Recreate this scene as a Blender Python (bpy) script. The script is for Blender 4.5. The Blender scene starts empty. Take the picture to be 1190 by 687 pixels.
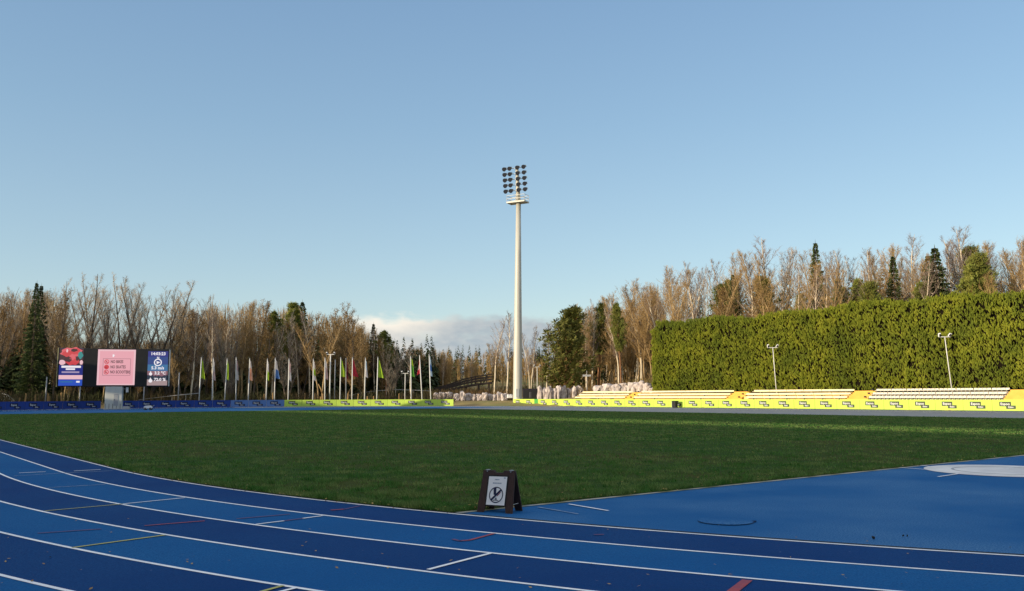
import bpy, math, random
import numpy as np
from mathutils import Vector, Matrix, noise as mnoise

R = math.radians
sc = bpy.context.scene
COL = sc.collection
rnd = random.Random(7)

# ------------------------------------------------------------------ camera model of the place
F_PX, CAM_H, PITCH, ROLL = 1012.6, 1.78, math.atan(116.5/1012.6), R(-0.2)
C0 = np.array([21.694, 46.341]); ANG = R(127.66); RAD = 39.87; STRAIGHT = 73.8
U = np.array([math.cos(ANG), math.sin(ANG)]); E1 = np.array([math.sin(ANG), -math.cos(ANG)])
C1 = C0 + STRAIGHT*U
SC, NC = float(C0@U), float(C0@E1)          # along / across coordinates of the near bend centre

def ray(px, py):
    x = px-595.0; y = 343.5-py
    c, s = math.cos(ROLL), math.sin(ROLL)
    x, y = c*x-s*y, s*x+c*y
    return (x, F_PX*math.cos(PITCH)-y*math.sin(PITCH), F_PX*math.sin(PITCH)+y*math.cos(PITCH))
def gnd(px, py, z=0.0):
    d = ray(px, py); t = (z-CAM_H)/d[2]
    return Vector((d[0]*t, d[1]*t, z))
def at(px, py, Y):
    d = ray(px, py); t = Y/d[1]
    return Vector((d[0]*t, Y, CAM_H+d[2]*t))
def SN(s, n, z=0.0):
    p = s*U+n*E1
    return Vector((p[0], p[1], z))
def px_dir(px):
    d = ray(px, 462); return d[0]/d[1]
def y_on_n(px, n):                            # depth where the ray of column px meets the line across = n
    r = px_dir(px); return n/(E1[0]*r+E1[1])
def y_on_bend(px, rad):                       # depth where it meets the far bend's circle
    r = px_dir(px); d = np.array([r, 1.0])/math.hypot(r, 1)
    b = C1@d; q = C1@C1-rad*rad
    return (b+math.sqrt(max(b*b-q, 0)))*d[1]
def ss(t):
    t = min(1.0, max(0.0, t)); return t*t*(3-2*t)
def oval_d(x, y):
    p = np.array([x, y]); al = float(p@U)-SC; pe = float(p@E1)-NC
    if al < 0: q = math.hypot(al, pe)
    elif al > STRAIGHT: q = math.hypot(al-STRAIGHT, pe)
    else: q = abs(pe)
    return q-RAD, al, pe
def terr(x, y):
    D, al, pe = oval_d(x, y)
    w = ss((pe-20)/20)*ss((104-al)/26)
    rt = 2.2*ss((D-12.6)/4.2)+6*ss((D-20)/50)+14*ss((D-70)/200)
    lf = (0.9*ss((D-13)/8)+4*ss((D-40)/90)+9*ss((D-130)/260))*ss((al-50)/30)
    return w*rt+(1-w)*lf

# ------------------------------------------------------------------ materials
def mat(name, c1, c2=None, scale=4.0, rough=0.8, bump=0.0, bscale=None, rand=0.0, spec=0.3, metal=0.0,
        detail=4.0, c3=None, scale3=0.3, stretch=None, transl=0.0, speck=None):
    m = bpy.data.materials.new(name); m.use_nodes = True
    nt = m.node_tree; nd, lk = nt.nodes, nt.links
    b = nd['Principled BSDF']
    b.inputs['Roughness'].default_value = rough; b.inputs['Metallic'].default_value = metal
    b.inputs['Specular IOR Level'].default_value = spec
    tc = nd.new('ShaderNodeTexCoord'); vec = tc.outputs['Object']
    if stretch:
        mp = nd.new('ShaderNodeMapping'); mp.inputs['Scale'].default_value = stretch
        lk.new(vec, mp.inputs['Vector']); vec = mp.outputs['Vector']
    def nz(s, d):
        n = nd.new('ShaderNodeTexNoise'); n.inputs['Scale'].default_value = s; n.inputs['Detail'].default_value = d
        lk.new(vec, n.inputs['Vector']); return n.outputs['Fac']
    def ramp(src, lo, hi):
        r = nd.new('ShaderNodeMapRange'); r.inputs['From Min'].default_value = lo; r.inputs['From Max'].default_value = hi
        lk.new(src, r.inputs['Value']); return r.outputs['Result']
    def mix(f, a, bb):
        x = nd.new('ShaderNodeMix'); x.data_type = 'RGBA'
        for sock, v in ((x.inputs[0], f), (x.inputs[6], a), (x.inputs[7], bb)):
            if isinstance(v, (int, float)): sock.default_value = v
            elif isinstance(v, tuple): sock.default_value = (*v, 1)
            else: lk.new(v, sock)
        return x.outputs[2]
    out = None
    if c2 is None: c2 = tuple(v*0.8 for v in c1)
    out = mix(ramp(nz(scale, detail), .35, .65), c1, c2)
    if c3: out = mix(ramp(nz(scale3, 3.0), .42, .66), out, c3)
    if speck:
        out = mix(ramp(nz(speck[1], 2.0), speck[2], speck[2]+.05), out, speck[0])
        out = mix(ramp(nz(speck[1]*5.3, 2.0), .40, .62), out, tuple(v*.93 for v in c1))
    if rand:
        oi = nd.new('ShaderNodeObjectInfo'); hsv = nd.new('ShaderNodeHueSaturation')
        v = nd.new('ShaderNodeMapRange'); v.inputs['To Min'].default_value = 1-rand; v.inputs['To Max'].default_value = 1+rand
        lk.new(oi.outputs['Random'], v.inputs['Value']); lk.new(v.outputs['Result'], hsv.inputs['Value'])
        lk.new(out, hsv.inputs['Color']); out = hsv.outputs['Color']
    lk.new(out, b.inputs['Base Color'])
    if bump:
        bp = nd.new('ShaderNodeBump'); bp.inputs['Strength'].default_value = bump; bp.inputs['Distance'].default_value = 0.05
        lk.new(nz(bscale or scale*4, 6.0), bp.inputs['Height']); lk.new(bp.outputs['Normal'], b.inputs['Normal'])
    if transl:
        t = nd.new('ShaderNodeBsdfTranslucent'); lk.new(out, t.inputs['Color'])
        ms = nd.new('ShaderNodeMixShader'); ms.inputs[0].default_value = transl
        lk.new(b.outputs[0], ms.inputs[1]); lk.new(t.outputs[0], ms.inputs[2])
        lk.new(ms.outputs[0], nd['Material Output'].inputs['Surface'])
    return m
def screen(name, c, strength=1.0):
    strength *= .40
    m = bpy.data.materials.new(name); m.use_nodes = True
    nt = m.node_tree; b = nt.nodes['Principled BSDF']
    b.inputs['Base Color'].default_value = (.02, .02, .02, 1); b.inputs['Roughness'].default_value = .6
    tc = nt.nodes.new('ShaderNodeTexCoord'); n = nt.nodes.new('ShaderNodeTexNoise'); n.inputs['Scale'].default_value = 9.0
    mx = nt.nodes.new('ShaderNodeMix'); mx.data_type = 'RGBA'
    mx.inputs[6].default_value = (*[v*.93 for v in c], 1); mx.inputs[7].default_value = (*c, 1)
    nt.links.new(tc.outputs['Object'], n.inputs['Vector']); nt.links.new(n.outputs['Fac'], mx.inputs[0])
    nt.links.new(mx.outputs[2], b.inputs['Emission Color']); b.inputs['Emission Strength'].default_value = strength
    return m

M = {}
M['grass'] = mat('pitch_grass', (.023, .056, .009), (.036, .076, .012), 1.6, .9, 1.0, 9.0, spec=.04, c3=(.055, .060, .014), scale3=.22)
M['blade'] = mat('grass_blade', (.034, .120, .018), (.105, .235, .052), 3.4, .7, spec=.06, c3=(.215, .27, .085), scale3=1.1, transl=.3)
M['leaf_litter'] = mat('fallen_leaf', (.46, .33, .10), (.22, .13, .05), 2.0, .8)
TR = dict(rough=.8, bump=.10, bscale=140.0, spec=.07, detail=6.0, speck=((.10, .15, .25), 9.0, .745))
M['lane_dark'] = mat('lane_dark_blue', (.001, .038, .155), (.002, .047, .180), .6, c3=(.005, .062, .195), scale3=.25, stretch=(1, 1, 1), **TR)
M['lane_light'] = mat('lane_light_blue', (.003, .083, .255), (.005, .098, .285), .6, c3=(.012, .118, .300), scale3=.25, **TR)
M['apron'] = mat('apron_blue', (.006, .094, .275), (.018, .118, .300), .45, c3=(.070, .190, .36), scale3=.30, **TR)
M['lane_sheen'] = mat('sheen_grey_blue_surface', (.20, .22, .235), (.165, .185, .21), .6, .75, .2, 120.0)  # blue lanes greyed, the low-sun sheen put into the colour
M['line'] = mat('line_paint', (.90, .91, .90), (.80, .82, .84), 6.0, .7, c3=(.76, .79, .82), scale3=1.5)
M['line_faint'] = mat('worn_line_paint', (.26, .33, .42), (.12, .20, .32), 8.0, .7)
M['line_yellow'] = mat('yellow_line_paint', (.50, .46, .11), (.36, .37, .15), 7.0, .7)
M['line_red'] = mat('red_line_paint', (.36, .05, .06), (.26, .05, .08), 7.0, .7)
M['line_red_faint'] = mat('worn_red_paint', (.13, .05, .13), (.08, .05, .17), 8.0, .7)
M['concrete'] = mat('pale_concrete', (.45, .44, .41), (.36, .36, .34), 1.5, .85, .3, 30.0)
M['ground'] = mat('rough_ground', (.34, .25, .09), (.24, .17, .07), .35, .95, .6, 6.0, c3=(.14, .17, .04), scale3=.07)
M['board_yellow'] = mat('board_yellow_green', (.47, .63, .085), (.44, .60, .08), .8, .6)
M['board_green'] = mat('board_green', (.05, .30, .06), (.07, .33, .07), 1.0, .6)
M['board_blue'] = mat('board_blue', (.014, .050, .27), (.012, .044, .23), .9, .55)
M['board_sunblue'] = mat('board_blue_sunlit', (.11, .21, .46), (.08, .17, .40), .9, .55)  # lighter copy of the blue board, sunlight put into its colour
M['ink'] = mat('dark_print', (.035, .045, .04), (.025, .03, .03), 3, .6)
M['logo_fill'] = mat('pale_print', (.085, .105, .035), (.075, .09, .03), 3, .6)
M['navy'] = mat('navy_print', (.012, .02, .07), (.01, .016, .05), 3, .6)
M['white'] = mat('white_print', (.80, .80, .78), (.74, .74, .73), 3, .6)
M['foot'] = mat('board_foot', (.06, .06, .06), (.04, .04, .04), 5, .7)
M['galv'] = mat('cream_painted_steel', (.52, .50, .42), (.45, .43, .37), .7, .45, spec=.5, stretch=(3, 3, .3))
M['board_blue_dark'] = mat('dark_blue_rubber', (.008, .04, .11), (.006, .03, .09), 3, .7)
M['galv_grey'] = mat('grey_steel', (.36, .37, .37), (.28, .29, .30), 1.0, .5, spec=.5)
M['lampblack'] = mat('lamp_housing', (.022, .022, .026), (.035, .033, .03), 2.0, .5)
M['lampglass'] = mat('lamp_glass', (.035, .036, .04), (.025, .026, .03), 3.0, .2, spec=.5)
M['pole_white'] = mat('white_pole', (.74, .73, .68), (.64, .63, .58), .8, .5, stretch=(2, 2, .4))
M['wood_brown'] = mat('dark_brown_board', (.060, .031, .026), (.040, .022, .019), 12.0, .65, .25, 60.0, stretch=(3, 3, .5))
M['black'] = mat('black_plastic', (.012, .012, .013), (.02, .02, .02), 4, .6)
M['scaffold'] = mat('screen_casing', (.012, .013, .014), (.016, .017, .016), 1.0, .6)
M['case_sunlit'] = mat('sunlit_casing_side', (.62, .55, .26), (.54, .48, .22), 1.0, .6)  # sunward side of the black casing, warm sunlight put into the colour
M['col_grey'] = mat('column_cladding', (.55, .56, .50), (.46, .47, .43), .9, .7, stretch=(1, 1, .3))
M['orange'] = mat('orange_paint', (.72, .42, .07), (.64, .36, .055), 1.2, .6)
M['cream'] = mat('cream_bench', (.84, .74, .46), (.78, .66, .38), 2.0, .6)
M['benchwhite'] = mat('white_bench', (.70, .66, .55), (.60, .56, .46), 2.0, .6)
M['tier_grey'] = mat('tier_grey', (.26, .24, .19), (.20, .18, .15), 2.0, .8)
M['tier_cream'] = mat('tier_cream', (.74, .52, .20), (.66, .45, .16), 1.5, .7)
M['tier_pale'] = mat('tier_pale', (.56, .50, .40), (.46, .41, .33), 1.5, .7)
M['stone'] = mat('pale_granite', (.58, .51, .46), (.40, .34, .31), 1.6, .85, .8, 5.0, rand=.15)
M['deck'] = mat('dark_timber', (.040, .030, .026), (.060, .044, .035), 2.5, .8, .3)
M['post_wood'] = mat('weathered_post', (.36, .22, .08), (.24, .15, .07), 3.0, .8, rand=.25)
M['bark_birch'] = mat('birch_bark', (.78, .68, .50), (.55, .44, .30), 2.2, .85, .3, rand=.15, stretch=(1, 1, .5))
M['bark_grey'] = mat('grey_bark', (.15, .115, .085), (.095, .075, .06), 2.5, .9, .3, rand=.25)
M['bark_tan'] = mat('tan_bark', (.50, .35, .17), (.32, .225, .115), 2.0, .9, .3, rand=.25)
M['bark_pine'] = mat('pine_bark', (.30, .145, .065), (.20, .10, .05), 2.0, .9, .3, rand=.2)
M['twig_grey'] = mat('grey_twigs', (.48, .40, .29), (.35, .29, .22), .8, .9, rand=.2)
M['twig_plum'] = mat('plum_twigs', (.27, .195, .145), (.185, .135, .105), .8, .9, rand=.2)
M['twig_tan'] = mat('tan_twigs', (.37, .24, .092), (.24, .155, .065), .8, .9, rand=.2)
M['dry_leaf'] = mat('dry_brown_leaves', (.20, .115, .036), (.13, .075, .026), .8, .9, rand=.25, transl=.25)
M['needle_spruce'] = mat('spruce_needles', (.045, .068, .020), (.08, .105, .028), .9, .85, rand=.25)
M['needle_pine'] = mat('pine_needles', (.12, .145, .025), (.20, .20, .038), .8, .85, rand=.2)
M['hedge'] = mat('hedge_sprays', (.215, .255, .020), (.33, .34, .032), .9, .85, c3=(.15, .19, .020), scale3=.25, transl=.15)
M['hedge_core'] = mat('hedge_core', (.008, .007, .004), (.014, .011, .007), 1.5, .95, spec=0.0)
M['brush'] = mat('brown_brush', (.20, .115, .042), (.12, .072, .032), .5, .9, c3=(.14, .13, .045), scale3=.1)
M['asphalt'] = mat('asphalt', (.06, .06, .06), (.05, .05, .05), 2, .9)

# ------------------------------------------------------------------ mesh helpers
class MB:
    def __init__(s): s.v = []; s.f = []; s.m = []
    def face(s, pts, mi=0):
        b = len(s.v); s.v += [tuple(p) for p in pts]; s.f.append(tuple(range(b, b+len(pts)))); s.m.append(mi)
    def box(s, c, size, mi=0, rot=None, taper=1.0):
        hx, hy, hz = size[0]/2, size[1]/2, size[2]/2; b = len(s.v)
        for z, k in ((-hz, 1), (hz, taper)):
            for x, y in ((-hx, -hy), (hx, -hy), (hx, hy), (-hx, hy)):
                p = Vector((x*k, y*k, z))
                if rot is not None: p = rot@p
                s.v.append(tuple(p+Vector(c)))
        for f in ((3, 2, 1, 0), (4, 5, 6, 7), (0, 1, 5, 4), (1, 2, 6, 5), (2, 3, 7, 6), (3, 0, 4, 7)):
            s.f.append(tuple(b+i for i in f)); s.m.append(mi)
    def bar(s, p, q, w, h=None, mi=0):
        p, q = Vector(p), Vector(q); d = q-p; L = d.length
        rot = d.to_track_quat('Z', 'Y').to_matrix()
        s.box((p+q)/2, (w, h or w, L), mi, rot)
    def tube(s, pts, rad, n=6, mi=0, cap=True):
        pts = [Vector(p) for p in pts]; b = len(s.v); prev = None
        for i, p in enumerate(pts):
            d = (pts[min(i+1, len(pts)-1)]-pts[max(i-1, 0)]).normalized()
            a = d.orthogonal().normalized() if prev is None else (prev-d*prev.dot(d)).normalized()
            prev = a; c = d.cross(a); r = rad[i] if isinstance(rad, (list, tuple)) else rad
            for k in range(n):
                t = 2*math.pi*k/n; s.v.append(tuple(p+(a*math.cos(t)+c*math.sin(t))*r))
        for i in range(len(pts)-1):
            for k in range(n):
                s.f.append((b+i*n+k, b+i*n+(k+1) % n, b+(i+1)*n+(k+1) % n, b+(i+1)*n+k)); s.m.append(mi)
        if cap:
            s.f.append(tuple(b+k for k in reversed(range(n)))); s.m.append(mi)
            e = b+(len(pts)-1)*n; s.f.append(tuple(e+k for k in range(n))); s.m.append(mi)
    def ribbon(s, p, q, w, mi=0, mid=None):
        p, q = Vector(p), Vector(q); d = q-p
        a = d.cross(Vector((rnd.uniform(-1, 1), rnd.uniform(-1, 1), rnd.uniform(-.3, .3))))
        if a.length < 1e-6: return
        a = a.normalized()*w/2; m = (p+q)/2 if mid is None else Vector(mid); b = len(s.v)
        s.v += [tuple(p-a), tuple(p+a), tuple(m+a*.8), tuple(m-a*.8), tuple(q)]
        s.f += [(b, b+1, b+2, b+3), (b+3, b+2, b+4)]; s.m += [mi, mi]
    def mesh(s, name, mats, smooth=False):
        me = bpy.data.meshes.new(name); me.from_pydata(s.v, [], s.f)
        for m in (mats if isinstance(mats, (list, tuple)) else [mats]): me.materials.append(m)
        if len(set(s.m)) > 1: me.polygons.foreach_set('material_index', s.m)
        if smooth: me.polygons.foreach_set('use_smooth', [True]*len(s.f))
        me.update(); return me
    def build(s, name, mats, parent=None, smooth=False):
        return link(name, s.mesh(name, mats, smooth), parent)
def link(name, data, parent=None):
    o = bpy.data.objects.new(name, data); COL.objects.link(o)
    if parent: o.parent = parent
    return o
def np_mesh(name, verts, faces, m):
    me = bpy.data.meshes.new(name); k = faces.shape[1]
    me.vertices.add(len(verts)); me.vertices.foreach_set('co', np.asarray(verts, np.float32).ravel())
    me.loops.add(faces.size); me.loops.foreach_set('vertex_index', faces.ravel().astype(np.int32))
    me.polygons.add(len(faces)); me.polygons.foreach_set('loop_start', np.arange(0, faces.size, k, dtype=np.int32))
    me.materials.append(m); me.update(calc_edges=True); me.validate(); return me
def tag(o, label=None, cat=None, group=None, kind=None):
    for k, v in (('label', label), ('category', cat), ('group', group), ('kind', kind)):
        if v: o[k] = v
    return o
def thing(name, label, cat, loc=(0, 0, 0), rz=0.0, group=None):
    o = link(name, None); o.location = loc; o.rotation_euler = (0, 0, rz); o.empty_display_size = .3
    return tag(o, label, cat, group)
def struct(o): return tag(o, kind='structure')
def bevel(o, w, seg=2):
    b = o.modifiers.new('bevel', 'BEVEL'); b.width = w; b.segments = seg; b.limit_method = 'ANGLE'; return o
def dup(root, loc, rz=0.0, label=None, group=None, scale=None):
    r = root.copy(); COL.objects.link(r); r.location = loc; r.rotation_euler = (0, 0, rz)
    if label: r['label'] = label
    if group: r['group'] = group
    if scale is not None: r.scale = scale
    for ch in list(root.children):
        c = ch.copy(); COL.objects.link(c); c.parent = r
        for g in list(ch.children):
            d = g.copy(); COL.objects.link(d); d.parent = c
    return r
ORD = ['first', 'second', 'third', 'fourth', 'fifth', 'sixth', 'seventh', 'eighth', 'ninth', 'tenth', 'eleventh', 'twelfth',
       'thirteenth', 'fourteenth', 'fifteenth', 'sixteenth', 'seventeenth', 'eighteenth', 'nineteenth', 'twentieth',
       'twenty-first', 'twenty-second', 'twenty-third', 'twenty-fourth', 'twenty-fifth', 'twenty-sixth', 'twenty-seventh',
       'twenty-eighth', 'twenty-ninth', 'thirtieth', 'thirty-first', 'thirty-second', 'thirty-third', 'thirty-fourth', 'thirty-fifth']
_txt = {}
def text_mesh(s, size, m, bold=0.0, y=0.0, align='CENTER'):
    """lettering standing in the local XZ plane, facing -Y"""
    key = (s, size, m.name, bold, y, align)
    if key in _txt: return _txt[key]
    cu = bpy.data.curves.new('lettering', 'FONT'); cu.body = s; cu.size = size; cu.align_x = align; cu.align_y = 'CENTER'
    cu.offset = bold; cu.resolution_u = 2
    o = bpy.data.objects.new('lettering_source', cu); COL.objects.link(o)
    dg = bpy.context.evaluated_depsgraph_get(); dg.update()
    me = bpy.data.meshes.new_from_object(o.evaluated_get(dg)); bpy.data.objects.remove(o); bpy.data.curves.remove(cu)
    me.transform(Matrix(((1, 0, 0, 0), (0, 0, -1, y), (0, 1, 0, 0), (0, 0, 0, 1))))
    me.materials.clear(); me.materials.append(m); me.name = 'lettering'; _txt[key] = me
    return me

# ------------------------------------------------------------------ ground, track, pitch
def graded(lo, hi, fine_lo, fine_hi, step, grow):
    a = list(np.arange(fine_lo, fine_hi+step, step)); d = step
    while a[-1] < hi: d *= grow; a.append(a[-1]+d)
    d = step
    while a[0] > lo: d *= grow; a.insert(0, a[0]-d)
    return a
gx = graded(-1800, 1800, -130, 110, 3.0, 1.18); gy = graded(-1500, 2500, -70, 260, 3.0, 1.18)
mb = MB()
for y in gy:
    for x in gx: mb.v.append((x, y, terr(x, y)-.02))
W_ = len(gx)
for j in range(len(gy)-1):
    for i in range(W_-1): mb.f.append((j*W_+i, j*W_+i+1, (j+1)*W_+i+1, (j+1)*W_+i)); mb.m.append(0)
struct(mb.build('ground', M['ground'], smooth=True))

def oval(d, NA=150, NS=40):
    r = RAD+d; pts = []
    for i in range(NA+1):
        a = math.pi*i/NA; p = C0+r*(math.cos(a)*E1-math.sin(a)*U); pts.append(p)
    for i in range(1, NS): pts.append(C0-r*E1+U*STRAIGHT*i/NS)
    for i in range(NA+1):
        a = math.pi*i/NA; p = C1+r*(-math.cos(a)*E1+math.sin(a)*U); pts.append(p)
    for i in range(1, NS): pts.append(C1+r*E1-U*STRAIGHT*i/NS)
    return pts
def ring(name, d0, d1, z, m):
    a, b = oval(d0), oval(d1); n = len(a); mb = MB()
    mb.v = [(p[0], p[1], z) for p in a]+[(p[0], p[1], z) for p in b]
    mb.f = [(i, (i+1) % n, n+(i+1) % n, n+i) for i in range(n)]; mb.m = []
    for i in range(n):                      # the far straight and half of the far bend are greyed to paint in low-sun sheen
        q = np.array(a[i]); al = float(q@U)-SC; pe = float(q@E1)-NC
        mb.m.append(1 if pe > 6 and al > -20 else 0)
    return struct(mb.build(name, [m, M['lane_sheen']]))
mb = MB(); mb.face([(p[0], p[1], 0.0) for p in oval(12.3)]); struct(mb.build('apron', M['apron']))
for k in range(8):
    ring('track_lane', 1.22*k, 1.22*(k+1), .005, M['lane_dark' if k % 2 == 0 else 'lane_light'])
# lane lines with the few worn gaps the surface has
mbl = MB(); zl = .0095
for k in range(9):
    a, b = oval(1.22*k-.028, 400, 90), oval(1.22*k+.028, 400, 90); n = len(a); base = len(mbl.v)
    mbl.v += [(p[0], p[1], zl) for p in a]+[(p[0], p[1], zl) for p in b]
    for i in range(n):
        mbl.f.append((base+i, base+(i+1) % n, base+n+(i+1) % n, base+n+i)); mbl.m.append(0)
struct(mbl.build('lane_lines', M['line']))
# transverse marks, read off the surface
def mark_mb(mb, a, b, w, mi, z=.0135):
    p, q = gnd(*a), gnd(*b); d = (q-p); t = Vector((-d.y, d.x, 0)).normalized()*w/2
    mb.face([(p-t).xy.to_3d()+Vector((0, 0, z)), (q-t).xy.to_3d()+Vector((0, 0, z)), (q+t).xy.to_3d()+Vector((0, 0, z)), (p+t).xy.to_3d()+Vector((0, 0, z))], mi)
mk = MB()
for a, b, w, mi in [((16, 553.9), (72, 550.4), .05, 1), ((72, 550.4), (131, 547.7), .05, 1), ((22, 550.2), (53, 548.8), .07, 0),
        ((86, 547.9), (117, 546.2), .07, 0), ((55.5, 567.4), (122, 563.7), .05, 1), ((143, 586.5), (215, 579.2), .05, 0),
        ((52, 594.7), (143, 586.5), .05, 2), ((84, 637.6), (192, 622.8), .055, 2), ((297.5, 610.3), (330, 606.3), .05, 0),
        ((330, 606.3), (352, 603.4), .05, 4), ((352, 603.4), (375, 600.3), .05, 0), ((275, 603.8), (337, 598.5), .05, 4),
        ((168, 612), (200, 609.3), .05, 3), ((200, 609.3), (238, 606.3), .05, 3), ((43.7, 620.8), (117.6, 615.8), .05, 4),
        ((384.5, 593.8), (400, 592.6), .07, 3), ((400, 592.8), (419, 588.6), .045, 4), ((526, 627.6), (535, 630), .05, 4),
        ((534, 629.8), (546, 628.8), .05, 3), ((546, 628.8), (574.5, 621.0), .05, 3), ((497.5, 663.3), (571.5, 643.8), .055, 0),
        ((300, 690), (329, 682.0), .05, 2), ((322, 690), (344, 684.6), .05, 0), ((850, 690), (868.5, 675.6), .10, 3),
        ((661, 586.6), (707, 594.4), .05, 0), ((625, 590.2), (650, 594.3), .045, 1), ((650, 594.3), (672, 598.3), .03, 1),
        ((690, 622.5), (702, 622.2), .05, 4)]:
    mark_mb(mk, a, b, w, mi)
struct(mk.build('track_markings', [M['line'], M['line_faint'], M['line_yellow'], M['line_red'], M['line_red_faint']]))

AL0, AL1, PR = -12.09, 84.0, 23.5
ring_pts = []
NAL = 260
mb = MB()
def left_edge(al):
    r = RAD-.10
    if al < 0: return -math.sqrt(r*r-al*al)
    if al > STRAIGHT: return -math.sqrt(r*r-(al-STRAIGHT)**2)
    return -r
for i in range(NAL+1):
    al = AL0+(AL1-AL0)*i/NAL
    for q in range(13):
        pe = left_edge(al)+(PR-left_edge(al))*q/12
        p = C0+al*U+pe*E1; mb.v.append((p[0], p[1], .0115))
for i in range(NAL):
    for q in range(12): mb.f.append((i*13+q, i*13+q+1, (i+1)*13+q+1, (i+1)*13+q)); mb.m.append(0)
struct(mb.build('pitch', M['grass']))

mb = MB()
for i in range(81):
    al = -8+(92)*i/80
    for pe in (PR+.02, RAD-.02 if 0 <= al <= STRAIGHT else math.sqrt(max(PR**2+1, (RAD-.02)**2-(al if al < 0 else al-STRAIGHT)**2))):
        p = C0+al*U+pe*E1; mb.v.append((p[0], p[1], .0035))
for i in range(80): mb.f.append((2*i, 2*i+1, 2*i+3, 2*i+2)); mb.m.append(0)
struct(mb.build('side_pavement', mat('grey_blue_surface', (.20, .22, .235), (.165, .185, .21), .6, .75, .2, 120.0)))  # same greyed tone, holds the low-sun sheen
ring('edge_shadow', -.105, -.035, .0125, mat('painted_edge_shadow', (.012, .013, .010), (.02, .02, .014), 3.0, .95))  # dark strip painted along the turf edge where only shadow falls
# grass blades on the near part of the pitch
g = np.random.default_rng(3)
def in_pitch(P):
    al = P@U-SC; pe = P@E1-NC
    rr = RAD-.06
    le = -np.where(al < 0, np.sqrt(np.maximum(rr*rr-al*al, 0)), rr)
    return (al > AL0+.02) & (pe > le) & (pe < PR)
pts = []
Nn = 520000
Y = 12.5+34*g.random(Nn)**1.7; X = Y*(-.62+1.24*g.random(Nn))
P = np.stack([X, Y], 1); P = P[in_pitch(P)]
al = P@U-SC; pe = P@E1-NC
edge = np.minimum(al-AL0, np.where(al < 0, np.hypot(al, pe), np.abs(pe))*-1+RAD-.06)
cl = np.array([mnoise.noise(Vector((q[0]*1.7, q[1]*1.1, 2.0)))+.8*mnoise.noise(Vector((q[0]*5.1, q[1]*3.0, 5.0))) for q in P])
keep = g.random(len(P)) < np.where(edge < .35, 1.0, np.clip(.42+.9*cl, .08, 1)*np.clip(1.1-(P[:, 1]-12.5)/25, 0, 1))
P = P[keep][:170000]; edge = edge[keep][:170000]; n = len(P)
nn = n
h = (.030+.040*g.random(n))*np.where(edge < .22, 1.7, 1.0)*(1+.7*np.clip(cl[keep][:170000], -.4, 1)); w = .009+.014*g.random(n)*(P[:, 1]/14)
th = g.random(n)*2*np.pi; lean = .6*h; la = g.random(n)*2*np.pi
z0 = np.full(n, .02)
A = np.stack([P[:, 0]-np.cos(th)*w/2, P[:, 1]-np.sin(th)*w/2, z0], 1)
B = np.stack([P[:, 0]+np.cos(th)*w/2, P[:, 1]+np.sin(th)*w/2, z0], 1)
T = np.stack([P[:, 0]+np.cos(la)*lean, P[:, 1]+np.sin(la)*lean, z0+h], 1)
V = np.stack([A, B, T], 1).reshape(-1, 3); Fc = np.arange(n*3).reshape(-1, 3)
N2 = 230000
Y2 = 34+78*g.random(N2); X2 = Y2*(-.66+1.32*g.random(N2)); Q = np.stack([X2, Y2], 1)
al2 = Q@U-SC; pe2 = Q@E1-NC
Q = Q[(al2 > AL0+.1) & (al2 < AL1-.1) & (pe2 < PR-.1) & (pe2 > -np.sqrt(np.maximum((RAD-.2)**2-np.where(al2 < 0, al2, np.maximum(al2-STRAIGHT, 0))**2, 0)))]
n2 = len(Q); h2 = .035+.035*g.random(n2); w2 = .03+.04*g.random(n2); th = g.random(n2)*6.283; la = g.random(n2)*6.283
A2 = np.stack([Q[:, 0]-np.cos(th)*w2/2, Q[:, 1]-np.sin(th)*w2/2, np.full(n2, .012)], 1); B2 = np.stack([Q[:, 0]+np.cos(th)*w2/2, Q[:, 1]+np.sin(th)*w2/2, np.full(n2, .012)], 1)
T2 = np.stack([Q[:, 0]+np.cos(la)*h2*.5, Q[:, 1]+np.sin(la)*h2*.5, .012+h2], 1)
V = np.concatenate([V, np.stack([A2, B2, T2], 1).reshape(-1, 3)]); Fc = np.arange(len(V)).reshape(-1, 3)
tag(link('grass', np_mesh('grass', V, Fc, M['blade'])), kind='stuff')
# pale worn edging where the turf meets the synthetic surface
mb = MB(); pa_, pb_ = left_edge(AL0), PR
for i in range(60):
    q0, q1 = pa_+(pb_-pa_)*i/60, pa_+(pb_-pa_)*(i+1)/60
    mb.face([tuple(C0+(AL0-.11)*U+q0*E1)+(.0085,), tuple(C0+(AL0-.11)*U+q1*E1)+(.0085,), tuple(C0+(AL0+.01)*U+q1*E1)+(.0085,), tuple(C0+(AL0+.01)*U+q0*E1)+(.0085,)])
struct(mb.build('pitch_edging', mat('sandy_edging', (.50, .46, .32), (.28, .32, .34), 3.0, .9, c3=(.10, .12, .05), scale3=1.6)))
# fallen leaves: along the grass edge and a few on the track
L = []
for i in range(22000):
    Yv = 12.4+22*rnd.random()**1.5; Xv = Yv*rnd.uniform(-.62, .62); p = np.array([[Xv, Yv]])
    al = float(p[0]@U)-SC; pe = float(p[0]@E1)-NC
    e = min(al-AL0, RAD-(math.hypot(al, pe) if al < 0 else abs(pe)))
    if e > -.06 and rnd.random() < math.exp(-max(e, 0)/.22)*.8+.010: L.append((Xv, Yv, .045 if e > 0 else .018))
for i in range(70):
    p = gnd(rnd.uniform(0, 1190), rnd.uniform(600, 687)); L.append((p.x, p.y, .02))
mb = MB()
for x, y, z in L:
    s = rnd.uniform(.014, .036) if z > .03 else rnd.uniform(.012, .024); a = rnd.random()*6.28; t = rnd.uniform(-.4, .4)
    c = Vector((x, y, z)); d = Vector((math.cos(a), math.sin(a), t))*s; e = Vector((-math.sin(a), math.cos(a), rnd.uniform(-.3, .3)))*s*.6
    mb.face([c-d, c+e, c+d, c-e])
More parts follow.
